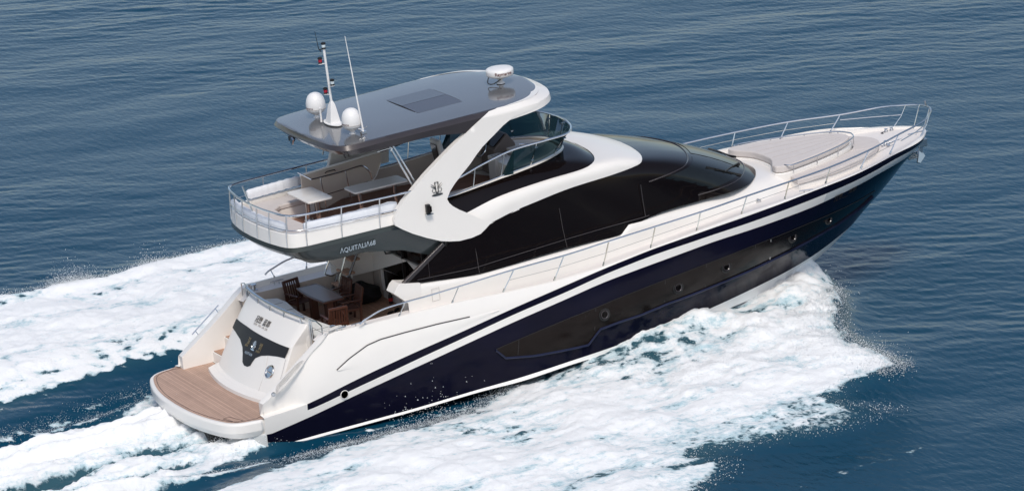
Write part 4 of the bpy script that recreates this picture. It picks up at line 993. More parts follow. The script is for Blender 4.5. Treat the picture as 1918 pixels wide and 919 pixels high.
mb = MB(); mb.add([(8.92, 0.40, 3.82), (8.92, 1.08, 3.82), (9.55, 0.95, 3.82), (9.55, 0.40, 3.82), (8.94, 0.40, 4.47), (8.94, 1.08, 4.47), (9.34, 1.0, 4.78), (9.34, 0.44, 4.78), (9.54, 0.9, 4.50), (9.54, 0.45, 4.50)],
                  [(0, 1, 5, 4), (4, 5, 6, 7), (7, 6, 8, 9), (9, 8, 2, 3), (0, 4, 7, 9, 3), (1, 2, 8, 6, 5), (0, 3, 2, 1)]); con = mb.build('helm_console', mat('taupe_leather', (0.16, 0.13, 0.115), 0.45), yacht, bevel=0.04, seg=3)
v_ = Vector((0.57, 0, 0.36)).normalized(); 
mb = MB(); mb.box((9.13, 0.73, 4.635), (0.40, 0.52, 0.02), Matrix.Rotation(-math.atan2(0.31, 0.40), 3, 'Y')); mb.build('instrument_screen', BGLASS, con, bevel=0.01)
mb = MB(); wh = [Vector((8.80, 0.74, 4.45))+Matrix.Rotation(0.6, 3, 'Y')@Vector((0, 0.19*math.cos(a), 0.19*math.sin(a))) for a in np.linspace(0, 2*math.pi, 28, endpoint=False)]
mb.tube(wh, 0.014, 6, closed=True)
for k in (0, 9, 18): mb.tube([wh[k], Vector((8.86, 0.74, 4.43))], 0.01, 6)
mb.build('steering_wheel', STEEL, con)
dash = [(8.55, -1.42), (9.0, -1.26), (9.6, -1.0), (10.0, -0.7), (10.22, -0.3), (10.26, 0), (10.22, 0.3), (10.0, 0.7), (9.6, 1.0), (9.3, 0.9), (9.25, 0.0), (9.0, -0.25), (8.6, -0.40)]
mb = MB(); mb.slab(dash, 3.9, 4.44); mb.build('dashboard', GEL, yacht, bevel=0.02)
mb = MB(); mb.slab([(8.72, -0.05), (9.12, -0.10), (9.16, 0.32), (9.02, 0.42), (8.76, 0.40)], 3.8, 4.38); wb_ = mb.build('wet_bar', GEL, yacht, bevel=0.02)
mb = MB()
for k in range(4): mb.box((8.80+0.085*k, 0.16, 4.386), (0.035, 0.22, 0.012))
mb.build('grill_slots', INKL, wb_)
mb = MB(); mb.slab([(6.0, -1.62), (7.2, -1.62), (8.2, -1.50), (8.6, -1.38), (8.5, -1.02), (7.6, -1.08), (6.0, -1.12)], 3.82, 4.22); mb.build('side_lounge', CUSH, yacht, bevel=0.04, seg=3)
a = A(972, 282, z=4.5); mb = MB(); mb.tube([A(972, 270, y=-0.75), A(994, 270, y=-0.75), A(995, 283, y=-0.75)], 0.015, 8); mb.build('dash_grab_rail', STEEL, yacht)
# tinted windscreen
GT = [(8.40, -1.55, 4.97), (9.2, -1.58, 5.02), (9.85, -1.50, 5.03), (10.2, -1.1, 5.03), (10.4, -0.5, 5.03), (10.45, 0, 5.03)]
GB = [(8.05, -1.52, 4.415), (9.0, -1.30, 4.445), (9.6, -1.05, 4.455), (10.05, -0.76, 4.47), (10.28, -0.4, 4.49), (10.33, 0, 4.49)]
gt = spline(GT, 50); gb = spline(GB, 50); gt[-1, 1] = 0; gb[-1, 1] = 0
for i in range(14): gt[i, 2] = gt[i, 2]*(i/14)**0.35+gb[i, 2]*(1-(i/14)**0.35) if i == 0 else gt[i, 2]
mb = MB(); mb.grid([gb*(1-k)+gt*k for k in np.linspace(0, 1, 7)]); ws = mb.build('fly_windscreen', TGLASS, yacht, mirror=True, smooth=60)
for sg in (1, -1):
    fr = spline([(5.9, -1.74, 4.58)]+[(6.85, -1.72, 4.67), (7.6, -1.62, 4.83)]+GT, 90)
    mb = MB(); mb.tube([(p[0], p[1]*-sg, p[2]) for p in fr], 0.026, 8); o = mb.build('windscreen_rail', STEEL, yacht)
    mb = MB(); lw_ = spline([(6.1, -1.68, 4.25)]+[(6.75, -1.66, 4.29)]+GB, 90); mb.tube([(p[0], p[1]*-sg*1.01, p[2]+0.012) for p in lw_], 0.017, 8); mb.build('lower_rail', STEEL, o)
    for k in (22, 36, 52, 68, 84):
        a = lw_[k]; j = int(np.argmin(np.abs(fr[:, 0]-a[0]-0.10)+np.abs(fr[:, 1]-a[1]*1.1)*.5)); b = fr[j]
        mb = MB(); mb.tube([(a[0], a[1]*-sg*1.01, a[2]), (b[0], b[1]*-sg, b[2])], 0.013, 6)
        mb.build('rail_post', STEEL, o)
        if k > 36:
            for f in (0.25, 0.8):
                p = a*(1-f)+b*f; mb = MB(); mb.box((p[0], p[1]*-sg*1.0, p[2]), (0.07, 0.07, 0.03)); mb.build('glass_clamp', STEEL, o)

# ---------------------------------------------------------------- arch legs and hardtop
S4 = lambda x, y: (740+x/3.0625, 180+y/3.0625)
# outline of the leg on the outer plane; the leg narrows to the roof rim
leg = [(0, 742), (-6, 715), (15, 655), (50, 600), (100, 540), (170, 455), (250, 370), (325, 293), (400, 222), (450, 172), (500, 125), (550, 92), (600, 64), (650, 48), (700, 32), (760, 18), (820, 2), (850, -8), (858, 20), (845, 45), (820, 64), (780, 82), (740, 97), (700, 112), (660, 135), (620, 168), (575, 215), (540, 250), (500, 292), (460, 345), (430, 390), (385, 445), (340, 505), (315, 545), (298, 590), (310, 612), (330, 630), (370, 652), (415, 670), (480, 698), (550, 726), (520, 760), (490, 790), (440, 812), (370, 830), (310, 833), (260, 830), (180, 812), (100, 788), (45, 765)]
ht = [(3.98, 0, 5.99), (4.0, 0.7, 5.99), (4.06, 1.34, 5.99), (4.17, 1.60, 5.99), (4.42, 1.74, 5.995), (5.2, 1.80, 6.02), (6.5, 1.84, 6.05), (7.6, 1.86, 6.08), (8.4, 1.84, 6.095), (8.9, 1.72, 6.10), (9.25, 1.45, 6.10), (9.5, 1.0, 6.10), (9.63, 0.5, 6.10), (9.66, 0, 6.10)]
hb_ = [(4.02, 0, 5.80), (4.04, 0.7, 5.80), (4.12, 1.36, 5.80), (4.24, 1.66, 5.80), (4.5, 1.82, 5.80), (5.3, 1.90, 5.80), (6.3, 1.92, 5.82), (7.3, 1.95, 5.72), (8.4, 1.95, 5.80), (9.05, 1.88, 5.86), (9.5, 1.56, 5.90), (9.74, 1.05, 5.92), (9.86, 0.5, 5.93), (9.88, 0, 5.93)]
hb2 = [(3.93, 0, 5.90), (3.95, 0.7, 5.90), (4.02, 1.38, 5.90), (4.14, 1.67, 5.90), (4.42, 1.82, 5.90), (5.2, 1.89, 5.94), (6.4, 1.93, 5.97), (7.5, 1.96, 5.99), (8.45, 1.95, 6.0), (9.05, 1.86, 6.02), (9.48, 1.55, 6.03), (9.72, 1.05, 6.03), (9.83, 0.5, 6.03), (9.86, 0, 6.03)]
Tp = spline(ht, 90); Sp = spline(hb2, 90); Bp = spline(hb_, 90)
for q in (Tp, Sp, Bp): q[0, 1] = 0; q[-1, 1] = 0
def roof_side(x, z):
    if x < 5.5: return -1.975
    r = lambda Q, c: float(np.interp(x, Q[:-1, 0], Q[:-1, c]))
    zt, zs, zb = r(Tp, 2), r(Sp, 2), r(Bp, 2)
    y = np.interp(z, [zb-0.35, zb, zs, zt], [1.963, r(Bp, 1), r(Sp, 1), r(Tp, 1)]) if x > 8.3 else np.interp(z, [zs, zt], [max(r(Sp, 1), 1.963), r(Tp, 1)])
    return -(float(y)+0.012)
lp = [A(*S4(*p), y=-1.97) for p in leg]
import bmesh
o_ = []
for p in lp:
    zt = float(np.interp(p[0], Tp[:-1, 0], Tp[:-1, 2])); o_.append((p[0], min(p[2], zt+0.004)))
bm = bmesh.new(); bm.faces.new([bm.verts.new((x, 0, z)) for x, z in o_])
for z in (5.55, 5.7, 5.8, 5.88, 5.94, 5.98, 6.01, 6.04, 6.07): bmesh.ops.bisect_plane(bm, geom=bm.verts[:]+bm.edges[:]+bm.faces[:], plane_co=(0, 0, z), plane_no=(0, 0, 1))
for x in np.arange(7.0, 9.3, 0.12): bmesh.ops.bisect_plane(bm, geom=bm.verts[:]+bm.edges[:]+bm.faces[:], plane_co=(x, 0, 0), plane_no=(1, 0, 0))
bmesh.ops.triangulate(bm, faces=[f for f in bm.faces if len(f.verts) > 4])
for v in bm.verts: v.co.y = roof_side(v.co.x, v.co.z)
bmesh.ops.recalc_face_normals(bm, faces=bm.faces)
if sum(f.normal.y*f.calc_area() for f in bm.faces) > 0: bmesh.ops.reverse_faces(bm, faces=bm.faces)
vs_ = [tuple(v.co) for v in bm.verts]; bm.verts.index_update(); fs_ = [tuple(v.index for v in f.verts) for f in bm.faces]; bm.free()
mb = MB(); mb.add(vs_, fs_); mb.v += [(x, y+0.15, z) for x, y, z in vs_]; n_ = len(vs_)
mb.f += [tuple(n_+i for i in f[::-1]) for f in fs_]; mb.m += [0]*len(fs_)
ed = {}
for f in fs_:
    for i in range(len(f)): ed[(f[i], f[(i+1) % len(f)])] = 1
for (i, j) in ed:
    if (j, i) not in ed: mb.f.append((j, i, n_+i, n_+j)); mb.m.append(0)
arch = mb.build('arch_leg', GEL, yacht, mirror=True, bevel=0.03, seg=3, smooth=50)
a = A(818, 352, y=-1.98); emblem((a[0], -1.98, a[2]-0.17), (1, 0, 0), (0, 0, 1), 0.33, arch, SILVER if False else mat('gunmetal_emblem', (0.16, 0.16, 0.16), 0.3, metal=0.8))
a = A(802, 391, y=-2.03); mb = MB(); mb.box((a[0], -2.02, a[2]), (0.10, 0.09, 0.20)); nl = mb.build('navigation_light', BLACK, yacht, bevel=0.012)
mb = MB(); mb.box((a[0]+0.01, -2.04, a[2]-0.115), (0.16, 0.12, 0.02)); mb.build('light_bracket', STEEL, nl)
mb = MB(); mb.lathe([(0.045, -0.06), (0.045, 0.06)], (a[0]+0.02, -2.075, a[2]), 14); mb.build('lens', BGLASS, nl)
a = A(558, 255, y=0.25)
mb = MB(); mb.box((3.93, 0.35, 5.84), (0.10, 0.16, 0.12)); sl_ = mb.build('aft_deck_light', BLACK, yacht, bevel=0.012)
mb = MB(); mb.box((3.87, 0.20, 5.82), (0.04, 0.10, 0.14), Matrix.Rotation(0.5, 3, 'X')); mb.build('light_bracket', STEEL, sl_)

whitef = lambda i, j: 1 if Tp[j, 0] > 7.9 else 0
Tin = Tp.copy(); Tin[:, 1] *= 0.97; Tin[:, 2] += 0.006
rows = [Tin, Tp, Sp, Bp]
def rimw(j): return 0.0
mb = MB(); mb.grid([Sp, Tp], mfun=whitef); mb.grid([Tp, Tin], mfun=lambda i, j: 0); mb.grid([Bp, Sp], mfun=whitef)
und = Bp.copy(); und[:, 1] *= 0.9; und[:, 2] += 0.03; mb.grid([Bp, und, np.stack([und[:, 0], und[:, 1]*0, und[:, 2]], 1)], 2)
hardtop = mb.build('hardtop', [GREYD, GEL, GREYD], yacht, mirror=True, smooth=45, bevel=0.02)
mb = MB(); cen = Tin.copy(); cen[:, 1] = 0; cen[:, 2] += 0.03; m1 = Tin*0.5+cen*0.5; m1[:, 2] += 0.012
mb.grid([Tin, Tin*.8+cen*.2+np.array([0, 0, .008]), m1, cen]); mb.build('roof_panel', GREY, hardtop, mirror=True, smooth=60)
# white rim lapping the front of the roof
mb = MB(); k0 = int(np.argmin(np.abs(Tp[:, 0]-8.25))); rim_o = Tp[k0:].copy(); rim_i = rim_o.copy()
for i, r in enumerate(rim_i):
    f = min(1, i/12); t = 0.012+0.15*f*(0.35+0.65*min(1, abs(r[1])/1.3)); c0 = np.array([8.0, 0]); dv = c0-r[:2]; dv /= np.linalg.norm(dv); r[:2] += dv*t; r[2] += 0.016; 
    if abs(r[1]) < 1e-2: r[1] = 0
rim_o[:, 2] += 0.010
mb.grid([rim_o, rim_i]); mb.build('roof_rim', GEL, hardtop, mirror=True)
# sun hatch in the roof
def roofz(x, y): return float(np.interp(x, [4, 5.2, 6.5, 8, 9.5], [5.99, 6.02, 6.05, 6.09, 6.10]))+0.006+0.036*(1-min(1, abs(y)/1.7))
hc = [A(723, 187, z=6.09), A(803, 166, z=6.11), A(867, 191, z=6.11), A(783, 212, z=6.09)]
xa, xb, yh = (hc[0][0]+hc[3][0])/2, (hc[1][0]+hc[2][0])/2, 0.80
HATCH = mat('hatch_glass', (0.055, 0.052, 0.066), 0.14, coat=0.25, noise=0.04)
def hq(y0, y1, x0, x1, e, name, m):
    mb = MB(); xs5 = np.linspace(x0, x1, 5); mb.grid([[(x, y, roofz(x, y)+e) for x in xs5] for y in np.linspace(y0, y1, 6)]); return mb.build(name, m, hardtop)
hq(-yh-0.02, yh+0.02, xa-0.02, xb+0.02, 0.006, 'hatch_frame', SEAM)
hq(0.008, yh, xa, xb, 0.011, 'sun_hatch', HATCH); hq(-yh, -0.008, xa, xb, 0.011, 'sun_hatch', HATCH)
# struts under the roof
for sg in (1, -1):
    mb = MB(); mb.tube([(5.82, sg*1.74, 4.69), (5.38, sg*1.60, 5.75)], 0.024, 8); mb.tube([(5.92, sg*1.74, 4.70), (5.46, sg*1.60, 5.75)], 0.024, 8); mb.build('roof_strut', STEEL, yacht)
    mb = MB(); mb.tube([(5.10, sg*1.55, 5.66), (5.44, sg*1.62, 5.70)], 0.018, 8); mb.tube([(5.44, sg*1.62, 5.68), (5.25, sg*1.72, 4.9)] if sg > 0 else [(5.44, sg*1.62, 5.68), (5.40, sg*1.62, 5.62)], 0.018, 8); mb.build('strut_brace', STEEL, yacht)
# port roof support: broad raked leg
mb = MB(); wv = [A(640, 284, y=1.72), A(715, 272, y=1.72), A(700, 292, y=1.72), A(618, 312, y=1.72)]
wv = [(5.75, 5.74), (7.1, 5.80), (7.0, 5.2), (6.9, 4.35), (5.22, 4.32), (5.36, 4.55), (5.55, 5.1)]
mb.poly([(x, 1.86, z) for x, z in wv]); mb.poly([(x, 1.74, z) for x, z in wv][::-1]); mb.grid([[(x, 1.86, z) for x, z in wv], [(x, 1.74, z) for x, z in wv]], closed=True)
mb.build('roof_support_panel', mat('ivory_panel', (0.62, 0.58, 0.53), 0.4), yacht, bevel=0.02)

# ---------------------------------------------------------------- roof equipment
def rz(x, y): return roofz(x, y)+0.01
def sat(u, v, sg):
    c = A(u, v, z=6.03+0.0); x, y = c[0], c[1]; z = rz(x, y)-0.035
    mb = MB(); mb.lathe([(0.11, 0), (0.10, 0.02), (0.05, 0.05), (0.05, 0.08), (0.11, 0.12), (0.17, 0.16), (0.212, 0.20), (0.222, 0.25), (0.225, 0.30), (0.22, 0.38), (0.20, 0.46), (0.165, 0.53), (0.11, 0.58), (0.05, 0.602), (0, 0.605)], (x, y, z), 36)
    o = mb.build('satellite_dome', PLAST, yacht, smooth=50)
    mb = MB(); mb.lathe([(0.2235, 0), (0.2275, 0.006), (0.2235, 0.012)], (x, y, z+0.235), 36); mb.build('dome_seam', INKL, o)
    wrap_text('Raymarine', (x, y, z+0.262), 0.226, 0.052, math.radians(172), REDT, 'dome_lettering', o)
    return o
def wrap_text(body, c, R, size, a0, m, nm, par, xs=1.0):
    cu = bpy.data.curves.new(nm, 'FONT'); cu.body = body; cu.size = size; cu.extrude = 0.0; cu.offset = 0.0009*size/0.05
    to = bpy.data.objects.new(nm, cu); COL.objects.link(to); dg = bpy.context.evaluated_depsgraph_get()
    me = bpy.data.meshes.new_from_object(to.evaluated_get(dg)); bpy.data.objects.remove(to)
    for v in me.vertices:
        a = a0+v.co.x*xs/R; v.co = Vector((c[0]+(R+0.003)*math.cos(a), c[1]+(R+0.003)*math.sin(a), c[2]+v.co.y))
    me.materials.clear(); me.materials.append(m); o = bpy.data.objects.new(nm, me); COL.objects.link(o); o.parent = par; return o
sat(594, 220, 1); sat(661, 250, -1)
c = A(938, 157, z=6.13); x, y, z = c[0], c[1], rz(c[0], c[1])
mb = MB(); mb.lathe([(0.10, 0), (0.09, 0.02), (0.05, 0.05), (0.055, 0.09), (0.10, 0.12), (0.12, 0.14), (0.22, 0.16), (0.30, 0.19), (0.315, 0.22), (0.318, 0.30), (0.31, 0.335), (0.28, 0.355), (0.15, 0.372), (0, 0.378)], (x, y, z), 44)
rad = mb.build('radar_dome', PLAST, yacht, smooth=45)
mb = MB(); mb.lathe([(0.3165, 0), (0.320, 0.005), (0.3165, 0.010)], (x, y, z+0.225), 44); mb.build('dome_seam', INKL, rad)
wrap_text('Raymarine', (x, y, z+0.245), 0.319, 0.10, math.radians(222), REDT, 'dome_lettering', rad, 1.0)
mb = MB(); mb.tube(spline([(x-0.02, y-0.06, z+0.10), (x-0.22, y-0.05, z+0.03), (x-0.30, y+0.05, z+0.05), (x-0.24, y+0.10, z+0.18)], 20), 0.012, 6); mb.build('radar_cable', BLACK, rad)
# mast
mx = A(623, 236, z=6.03); bx0, by0 = mx[0]+0.06, 0.02; bz = rz(bx0, 0)
mast = MB(); mast.slab([(bx0+0.30*math.cos(a)*0.55, by0+0.36*math.sin(a)) for a in np.linspace(0, 2*math.pi, 24, endpoint=False)], bz, bz+0.03)
lo = [(bx0-0.12, by0-0.14, bz+0.03), (bx0+0.14, by0-0.12, bz+0.03), (bx0+0.14, by0+0.12, bz+0.03), (bx0-0.12, by0+0.14, bz+0.03)]
hi = [(bx0-0.04, by0-0.075, bz+0.42), (bx0+0.08, by0-0.065, bz+0.42), (bx0+0.08, by0+0.065, bz+0.42), (bx0-0.04, by0+0.075, bz+0.42)]
h2 = [(bx0+0.0, by0-0.03, bz+0.52), (bx0+0.045, by0-0.03, bz+0.52), (bx0+0.045, by0+0.03, bz+0.52), (bx0+0.0, by0+0.03, bz+0.52)]
mast.grid([lo, hi, h2], closed=True)
mo = mast.build('signal_mast', PLAST, yacht, bevel=0.01)
top_ = (bx0-0.02, by0, bz+1.72)
mb = MB(); mb.tube([(bx0+0.02, by0, bz+0.45), top_], 0.028, 10)
def lamp(p, m, arm=None):
    mb = MB(); p = Vector(p); mb.lathe([(0.05, 0), (0.05, 0.02), (0.035, 0.03), (0.035, 0.10), (0.055, 0.11), (0.055, 0.135), (0.03, 0.15), (0, 0.15)], p, 16); o = mb.build('mast_light', BLACK, mo)
    mb = MB(); mb.lathe([(0.042, 0.035), (0.046, 0.065), (0.042, 0.098)], p, 16); mb.build('lens', m, o)
    if arm is not None:
        mb = MB(); mb.tube([Vector(arm), p+Vector((0, 0, -0.01))], 0.014, 6); mb.tube([p+Vector((0, 0, -0.012)), p+Vector((0, 0, 0.004))], 0.05, 12); mb.build('lamp_bracket', PLAST, o)
pole = mb.build('mast_pole', STEEL if False else PLAST, mo)
lamp((top_[0], top_[1], top_[2]), CLEAR); lamp((top_[0]-0.05, top_[1]+0.16, top_[2]-0.36), RED, (top_[0], top_[1], top_[2]-0.34))
lamp((bx0-0.03, by0+0.14, bz+0.66), RED, (bx0+0.01, by0, bz+0.66)); lamp((bx0+0.02, by0-0.16, bz+0.90), CLEAR, (bx0+0.01, by0, bz+0.84))
mb = MB(); mb.tube([(top_[0]-0.03, top_[1]+0.10, top_[2]-0.08), (top_[0]-0.05, top_[1]+0.17, top_[2]-0.02), (top_[0]-0.10, top_[1]+0.16, top_[2]+0.40)], [0.010, 0.010, 0.004], 6); mb.tube([top_, (top_[0]-0.04, top_[1]+0.18, top_[2]-0.05)], 0.012, 6); mb.build('wind_aerial', BLACK, mo)
mb = MB(); mb.lathe([(0.025, 0), (0.025, 0.30), (0.03, 0.31), (0.03, 0.34), (0, 0.345)], (bx0-0.18, by0+0.22, bz+0.02), 12); mb.build('short_aerial', PLAST, yacht)
# whip aerial on a ratchet base
wb3 = A(681, 251, z=6.03); wt3 = A(646, 68, x=wb3[0]-0.1)
mb = MB(); mb.box((wb3[0], wb3[1], rz(*wb3[:2])+0.03), (0.12, 0.12, 0.06)); mb.tube([(wb3[0]-.1, wb3[1]+.05, rz(*wb3[:2])+.12), (wb3[0]+.02, wb3[1], rz(*wb3[:2])+.08)], 0.03, 8); mb.tube([(wb3[0]+.0, wb3[1], rz(*wb3[:2])+.1), (wb3[0]+.09, wb3[1]-.05, rz(*wb3[:2])+.16)], 0.01, 6); an = mb.build('whip_aerial_base', STEEL, yacht, bevel=0.008)
mb = MB(); mb.tube([(wb3[0], wb3[1], rz(*wb3[:2])+0.05), wt3], [0.022, 0.007], 8); mb.build('whip_aerial', PLAST, an)
# model name on the skirt
a = Vector(A(635.5, 473.5, y=-1.85)); b = Vector(A(703.5, 453.5, y=-1.93))
def on_skirt(u, v, off=0.012):
    d = RM.T @ np.array([(u-959)/FL, (v-459.5)/FL, 1.0]); rows_ = [crz2]+mids+[SB]; S = []
    for q0, q1 in zip(rows_[:-1], rows_[1:]):
        for k in np.linspace(0, 1, 12): S.append(q0*(1-k)+q1*k)
    S = np.vstack(S)*np.array([1, -1, 1]); D = S-CAM; D /= np.linalg.norm(D, axis=1)[:, None]; j = int(np.argmax(D@(d/np.linalg.norm(d)))); p = S[j]; return Vector((p[0], p[1]-off, p[2]))
a = on_skirt(635, 474, 0.02); b = on_skirt(704, 456, 0.02); u_ = on_skirt(668, 455); l_ = on_skirt(670, 470)
r = (b-a).normalized(); up = (u_-l_); up = Vector((0, up.y/up.z if abs(up.z) > 1e-3 else 0, 1))
text('ΛQUITΛLIΛ68', 0.175, a+Vector((0, -0.012, 0)), r, up, SILVER, 'model_name', yacht, xs=(b-a).length/1.11, extrude=0.004)

# ============================================================ loose things in the cockpit
FLZ = 1.357
def chair(x, y, rz_, label):
    t = thing('armchair', label, 'chair', (x, y, FLZ), rz_, 'wooden armchairs round the cockpit table')
    W, D = 0.56, 0.50; t.scale = (0.88, 0.88, 0.80)
    mb = MB()
    for k in range(7): mb.box((0.02, -0.21+0.07*k, 0.43+0.0*k), (D-0.06, 0.055, 0.022))
    mb.build('seat', MAHOG, t, bevel=0.004)
    for sx, sy in ((1, 1), (1, -1)):
        mb = MB(); mb.box((0.23, sy*0.26, 0.325), (0.055, 0.05, 0.65)); mb.build('leg', MAHOG, t, bevel=0.005)
    for sy in (1, -1):
        mb = MB(); mb.beam((-0.22, sy*0.25, 0.0), (-0.26, sy*0.25, 0.60), 0.05, 0.055, up=(1, 0, 0)); mb.build('leg', MAHOG, t, bevel=0.005)
        mb = MB(); mb.box((0.0, sy*0.26, 0.665), (0.56, 0.075, 0.03)); mb.build('armrest', MAHOG, t, bevel=0.008)
        mb = MB(); mb.box((0.0, sy*0.255, 0.40), (0.44, 0.03, 0.06)); mb.build('side_rail', MAHOG, t, bevel=0.004)
    mb = MB()
    for sy in (1, -1): mb.beam((-0.24, sy*0.235, 0.40), (-0.36, sy*0.235, 0.98), 0.045, 0.045, up=(1, 0, 0))
    mb.beam((-0.355, -0.25, 0.97), (-0.355, 0.25, 0.97), 0.04, 0.07, up=(0, 0, 1)); mb.beam((-0.255, -0.24, 0.47), (-0.255, 0.24, 0.47), 0.035, 0.05)
    for k in range(6):
        y_ = -0.175+0.07*k; mb.beam((-0.252, y_, 0.47), (-0.35, y_, 0.95), 0.042, 0.016, up=(1, 0, 0.2))
    mb.build('backrest', MAHOG, t, bevel=0.004)
    return t
c1 = A(560, 565, z=1.8)
chair(4.18, 1.50, math.radians(-78), 'dark slatted armchair on the far side of the dining table nearest the stern')
chair(4.80, 0.24, math.radians(174), 'dark slatted armchair at the forward side of the table in front of the black bag')
chair(4.84, 0.92, math.radians(184), 'dark slatted armchair half hidden behind the table beside the stair foot')
chair(4.04, -0.62, math.radians(84), 'dark slatted armchair with its back to the camera at the near end of the table')
tc = [A(557, 538, z=2.08), A(606, 569, z=2.08), A(645, 558, z=2.08), A(589, 529, z=2.08)]
tcx = sum(p[0] for p in tc)/4; tcy = sum(p[1] for p in tc)/4
tab = thing('dining_table', 'dark varnished wooden table with boat-shaped top set in the cockpit', 'table', (tcx, tcy, FLZ), 0)
hw_, hl_ = 0.30, 0.74
o_ = [(0.255, -hl_), (0.30, -0.35), (0.315, 0), (0.30, 0.35), (0.255, hl_)]; o_ = o_+[(-x, y) for x, y in o_[::-1]]
mb = MB(); mb.slab(o_, 0.685, 0.725); mb.build('table_top', MAHOG, tab, bevel=0.01)
mb = MB(); mb.poly([(x*0.88, y*0.95, 0.7275) for x, y in o_]); mb.build('inlay', MAHT, tab)
mb = MB(); mb.tube([(x*0.88, y*0.95, 0.728) for x, y in o_], 0.004, 4, closed=True); mb.build('inlay_line', BLACK, tab)
for sy in (1, -1):
    mb = MB(); mb.box((0, sy*0.42, 0.34), (0.16, 0.16, 0.69)); mb.build('pedestal', MAHOG, tab, bevel=0.01)
    mb = MB(); mb.box((0, sy*0.42, 0.025), (0.42, 0.12, 0.05)); mb.build('foot', MAHOG, tab, bevel=0.01)
# black bag / beanbag heap by the bulkhead
bag = MB(); rings = []
for i in range(15):
    th = math.pi*i/14
    rings.append([(0.52*math.sin(th)*math.cos(a)*(1+0.12*math.sin(3*a+i)), 0.62*math.sin(th)*math.sin(a)*(1+0.10*math.cos(2*a+i*.7)), 0.24-0.26*math.cos(th)*(1+.25*math.sin(2*a)) if th > 0 else 0) for a in np.linspace(0, 2*math.pi, 26, endpoint=False)])
bag.grid(rings, closed=True)
bo = bag.build('beanbag', FABRIC, None, smooth=80); bo.location = (5.72, 1.42, FLZ); bo.scale = (0.75, 0.8, 0.8); bo.rotation_euler = (0, 0, 0.5)
bo['label'] = 'slumped black fabric heap on the teak floor against the white bulkhead'; bo['category'] = 'bag'; ROOTS.append(bo)
bt = thing('drinks_bottle', 'small dark drinks bottle with red label standing by the door sill', 'bottle', (6.08, 0.70, FLZ), 0)
bt.location = (*A(732.5, 568, z=FLZ)[:2], FLZ)
mb = MB(); mb.lathe([(0.0, 0), (0.045, 0), (0.05, 0.03), (0.048, 0.16), (0.045, 0.20), (0.02, 0.27), (0.016, 0.30)], (0, 0, 0), 16); mb.build('bottle_body', BLACK, bt)
mb = MB(); mb.lathe([(0.0515, 0.07), (0.0515, 0.14)], (0, 0, 0), 16); mb.build('paper_label', mat('red_paper', (0.45, 0.02, 0.02), 0.5), bt)
mb = MB(); mb.lathe([(0.018, 0.29), (0.018, 0.315), (0, 0.317)], (0, 0, 0), 12); mb.build('cap', RED, bt)
def shoe(u, v, r, lab):
    c = A(u, v, z=FLZ); mb = MB(); rings = []
    for t_, w_, h_ in ((0, .02, .03), (.03, .035, .07), (.09, .04, .08), (.15, .042, .05), (.22, .048, .045), (.27, .04, .035), (.29, .01, .02)):
        rings.append([(t_, w_*math.cos(a), max(0.0, h_*(0.5+0.5*math.sin(a)))) for a in np.linspace(0, 2*math.pi, 12, endpoint=False)])
    mb.grid(rings, closed=True); mb.poly(rings[0][::-1]); mb.poly(rings[-1]); o = mb.build('shoe', FABRIC, None, smooth=60)
    o.location = (c[0], c[1], FLZ); o.rotation_euler = (0, 0, r); o['label'] = lab; o['category'] = 'shoe'; o['group'] = 'black shoes left by the saloon door'; ROOTS.append(o)
shoe(727, 591, 0.7, 'black shoe lying farthest aft on the cockpit floor near the rail foot')
shoe(741, 585, 0.9, 'black shoe upright nearest the saloon door sill')
shoe(747, 592, 1.1, 'black shoe tucked under the curved side rail')
# mooring line coiled on the starboard wing
rp = thing('mooring_rope', 'pale mooring line looped down the starboard stern wing from its cleat', 'rope', (2.6, -2.2, 2.0), 0)
def wing_pt(x, o=0.0):   # along the wing's aft slope
    return Vector((x, -2.40+o, float(np.interp(x, [p[0] for p in WT], [p[1] for p in WT]))+0.025))
base = Vector(rp.location)
for k in range(4):
    o0 = 0.03*k; pts = [wing_pt(1.62+0.03*k, -0.02+o0), wing_pt(1.8, 0.04+o0*1.6), wing_pt(2.1, 0.09+o0*1.2), wing_pt(2.32, 0.08+o0), wing_pt(2.42, 0.02+o0*.5), wing_pt(2.3, -0.03+o0*.3), wing_pt(2.0, -0.06+o0*.4), wing_pt(1.75, -0.06+o0*.5)]
    mb = MB(); mb.tube([Vector(p)-base+Vector((0, 0, 0.008*k)) for p in spline(pts, 40, closed=True)], 0.011, 6, closed=True); mb.build('rope_loop', ROPE, rp)
pts = [wing_pt(2.35, 0.0), wing_pt(2.6, 0.05), wing_pt(2.9, 0.02), Vector((3.15, -2.36, 2.2)), Vector((3.4, -2.36, 2.16)), Vector((3.55, -2.34, 2.18))]
mb = MB(); mb.tube([Vector(p)-base for p in spline(pts, 40)], 0.013, 6)
mb.tube([Vector(p)-base for p in spline([(3.0, -2.33, 2.19), (3.2, -2.28, 2.17), (3.5, -2.30, 2.17)], 20)], 0.02, 6); mb.build('rope_tail', ROPE, rp)
for j in range(3):
    q = [(3.15+0.11*math.cos(a)+.08*j, -2.34+0.05*math.sin(a), 2.185+0.012*j) for a in np.linspace(0, 2*math.pi, 20, endpoint=False)]
    mb = MB(); mb.tube([Vector(p)-base for p in q], 0.013, 6, closed=True); mb.build('rope_turn', ROPE, rp)
cleat((3.35, -2.36, 2.10), 0.34, 0.0)

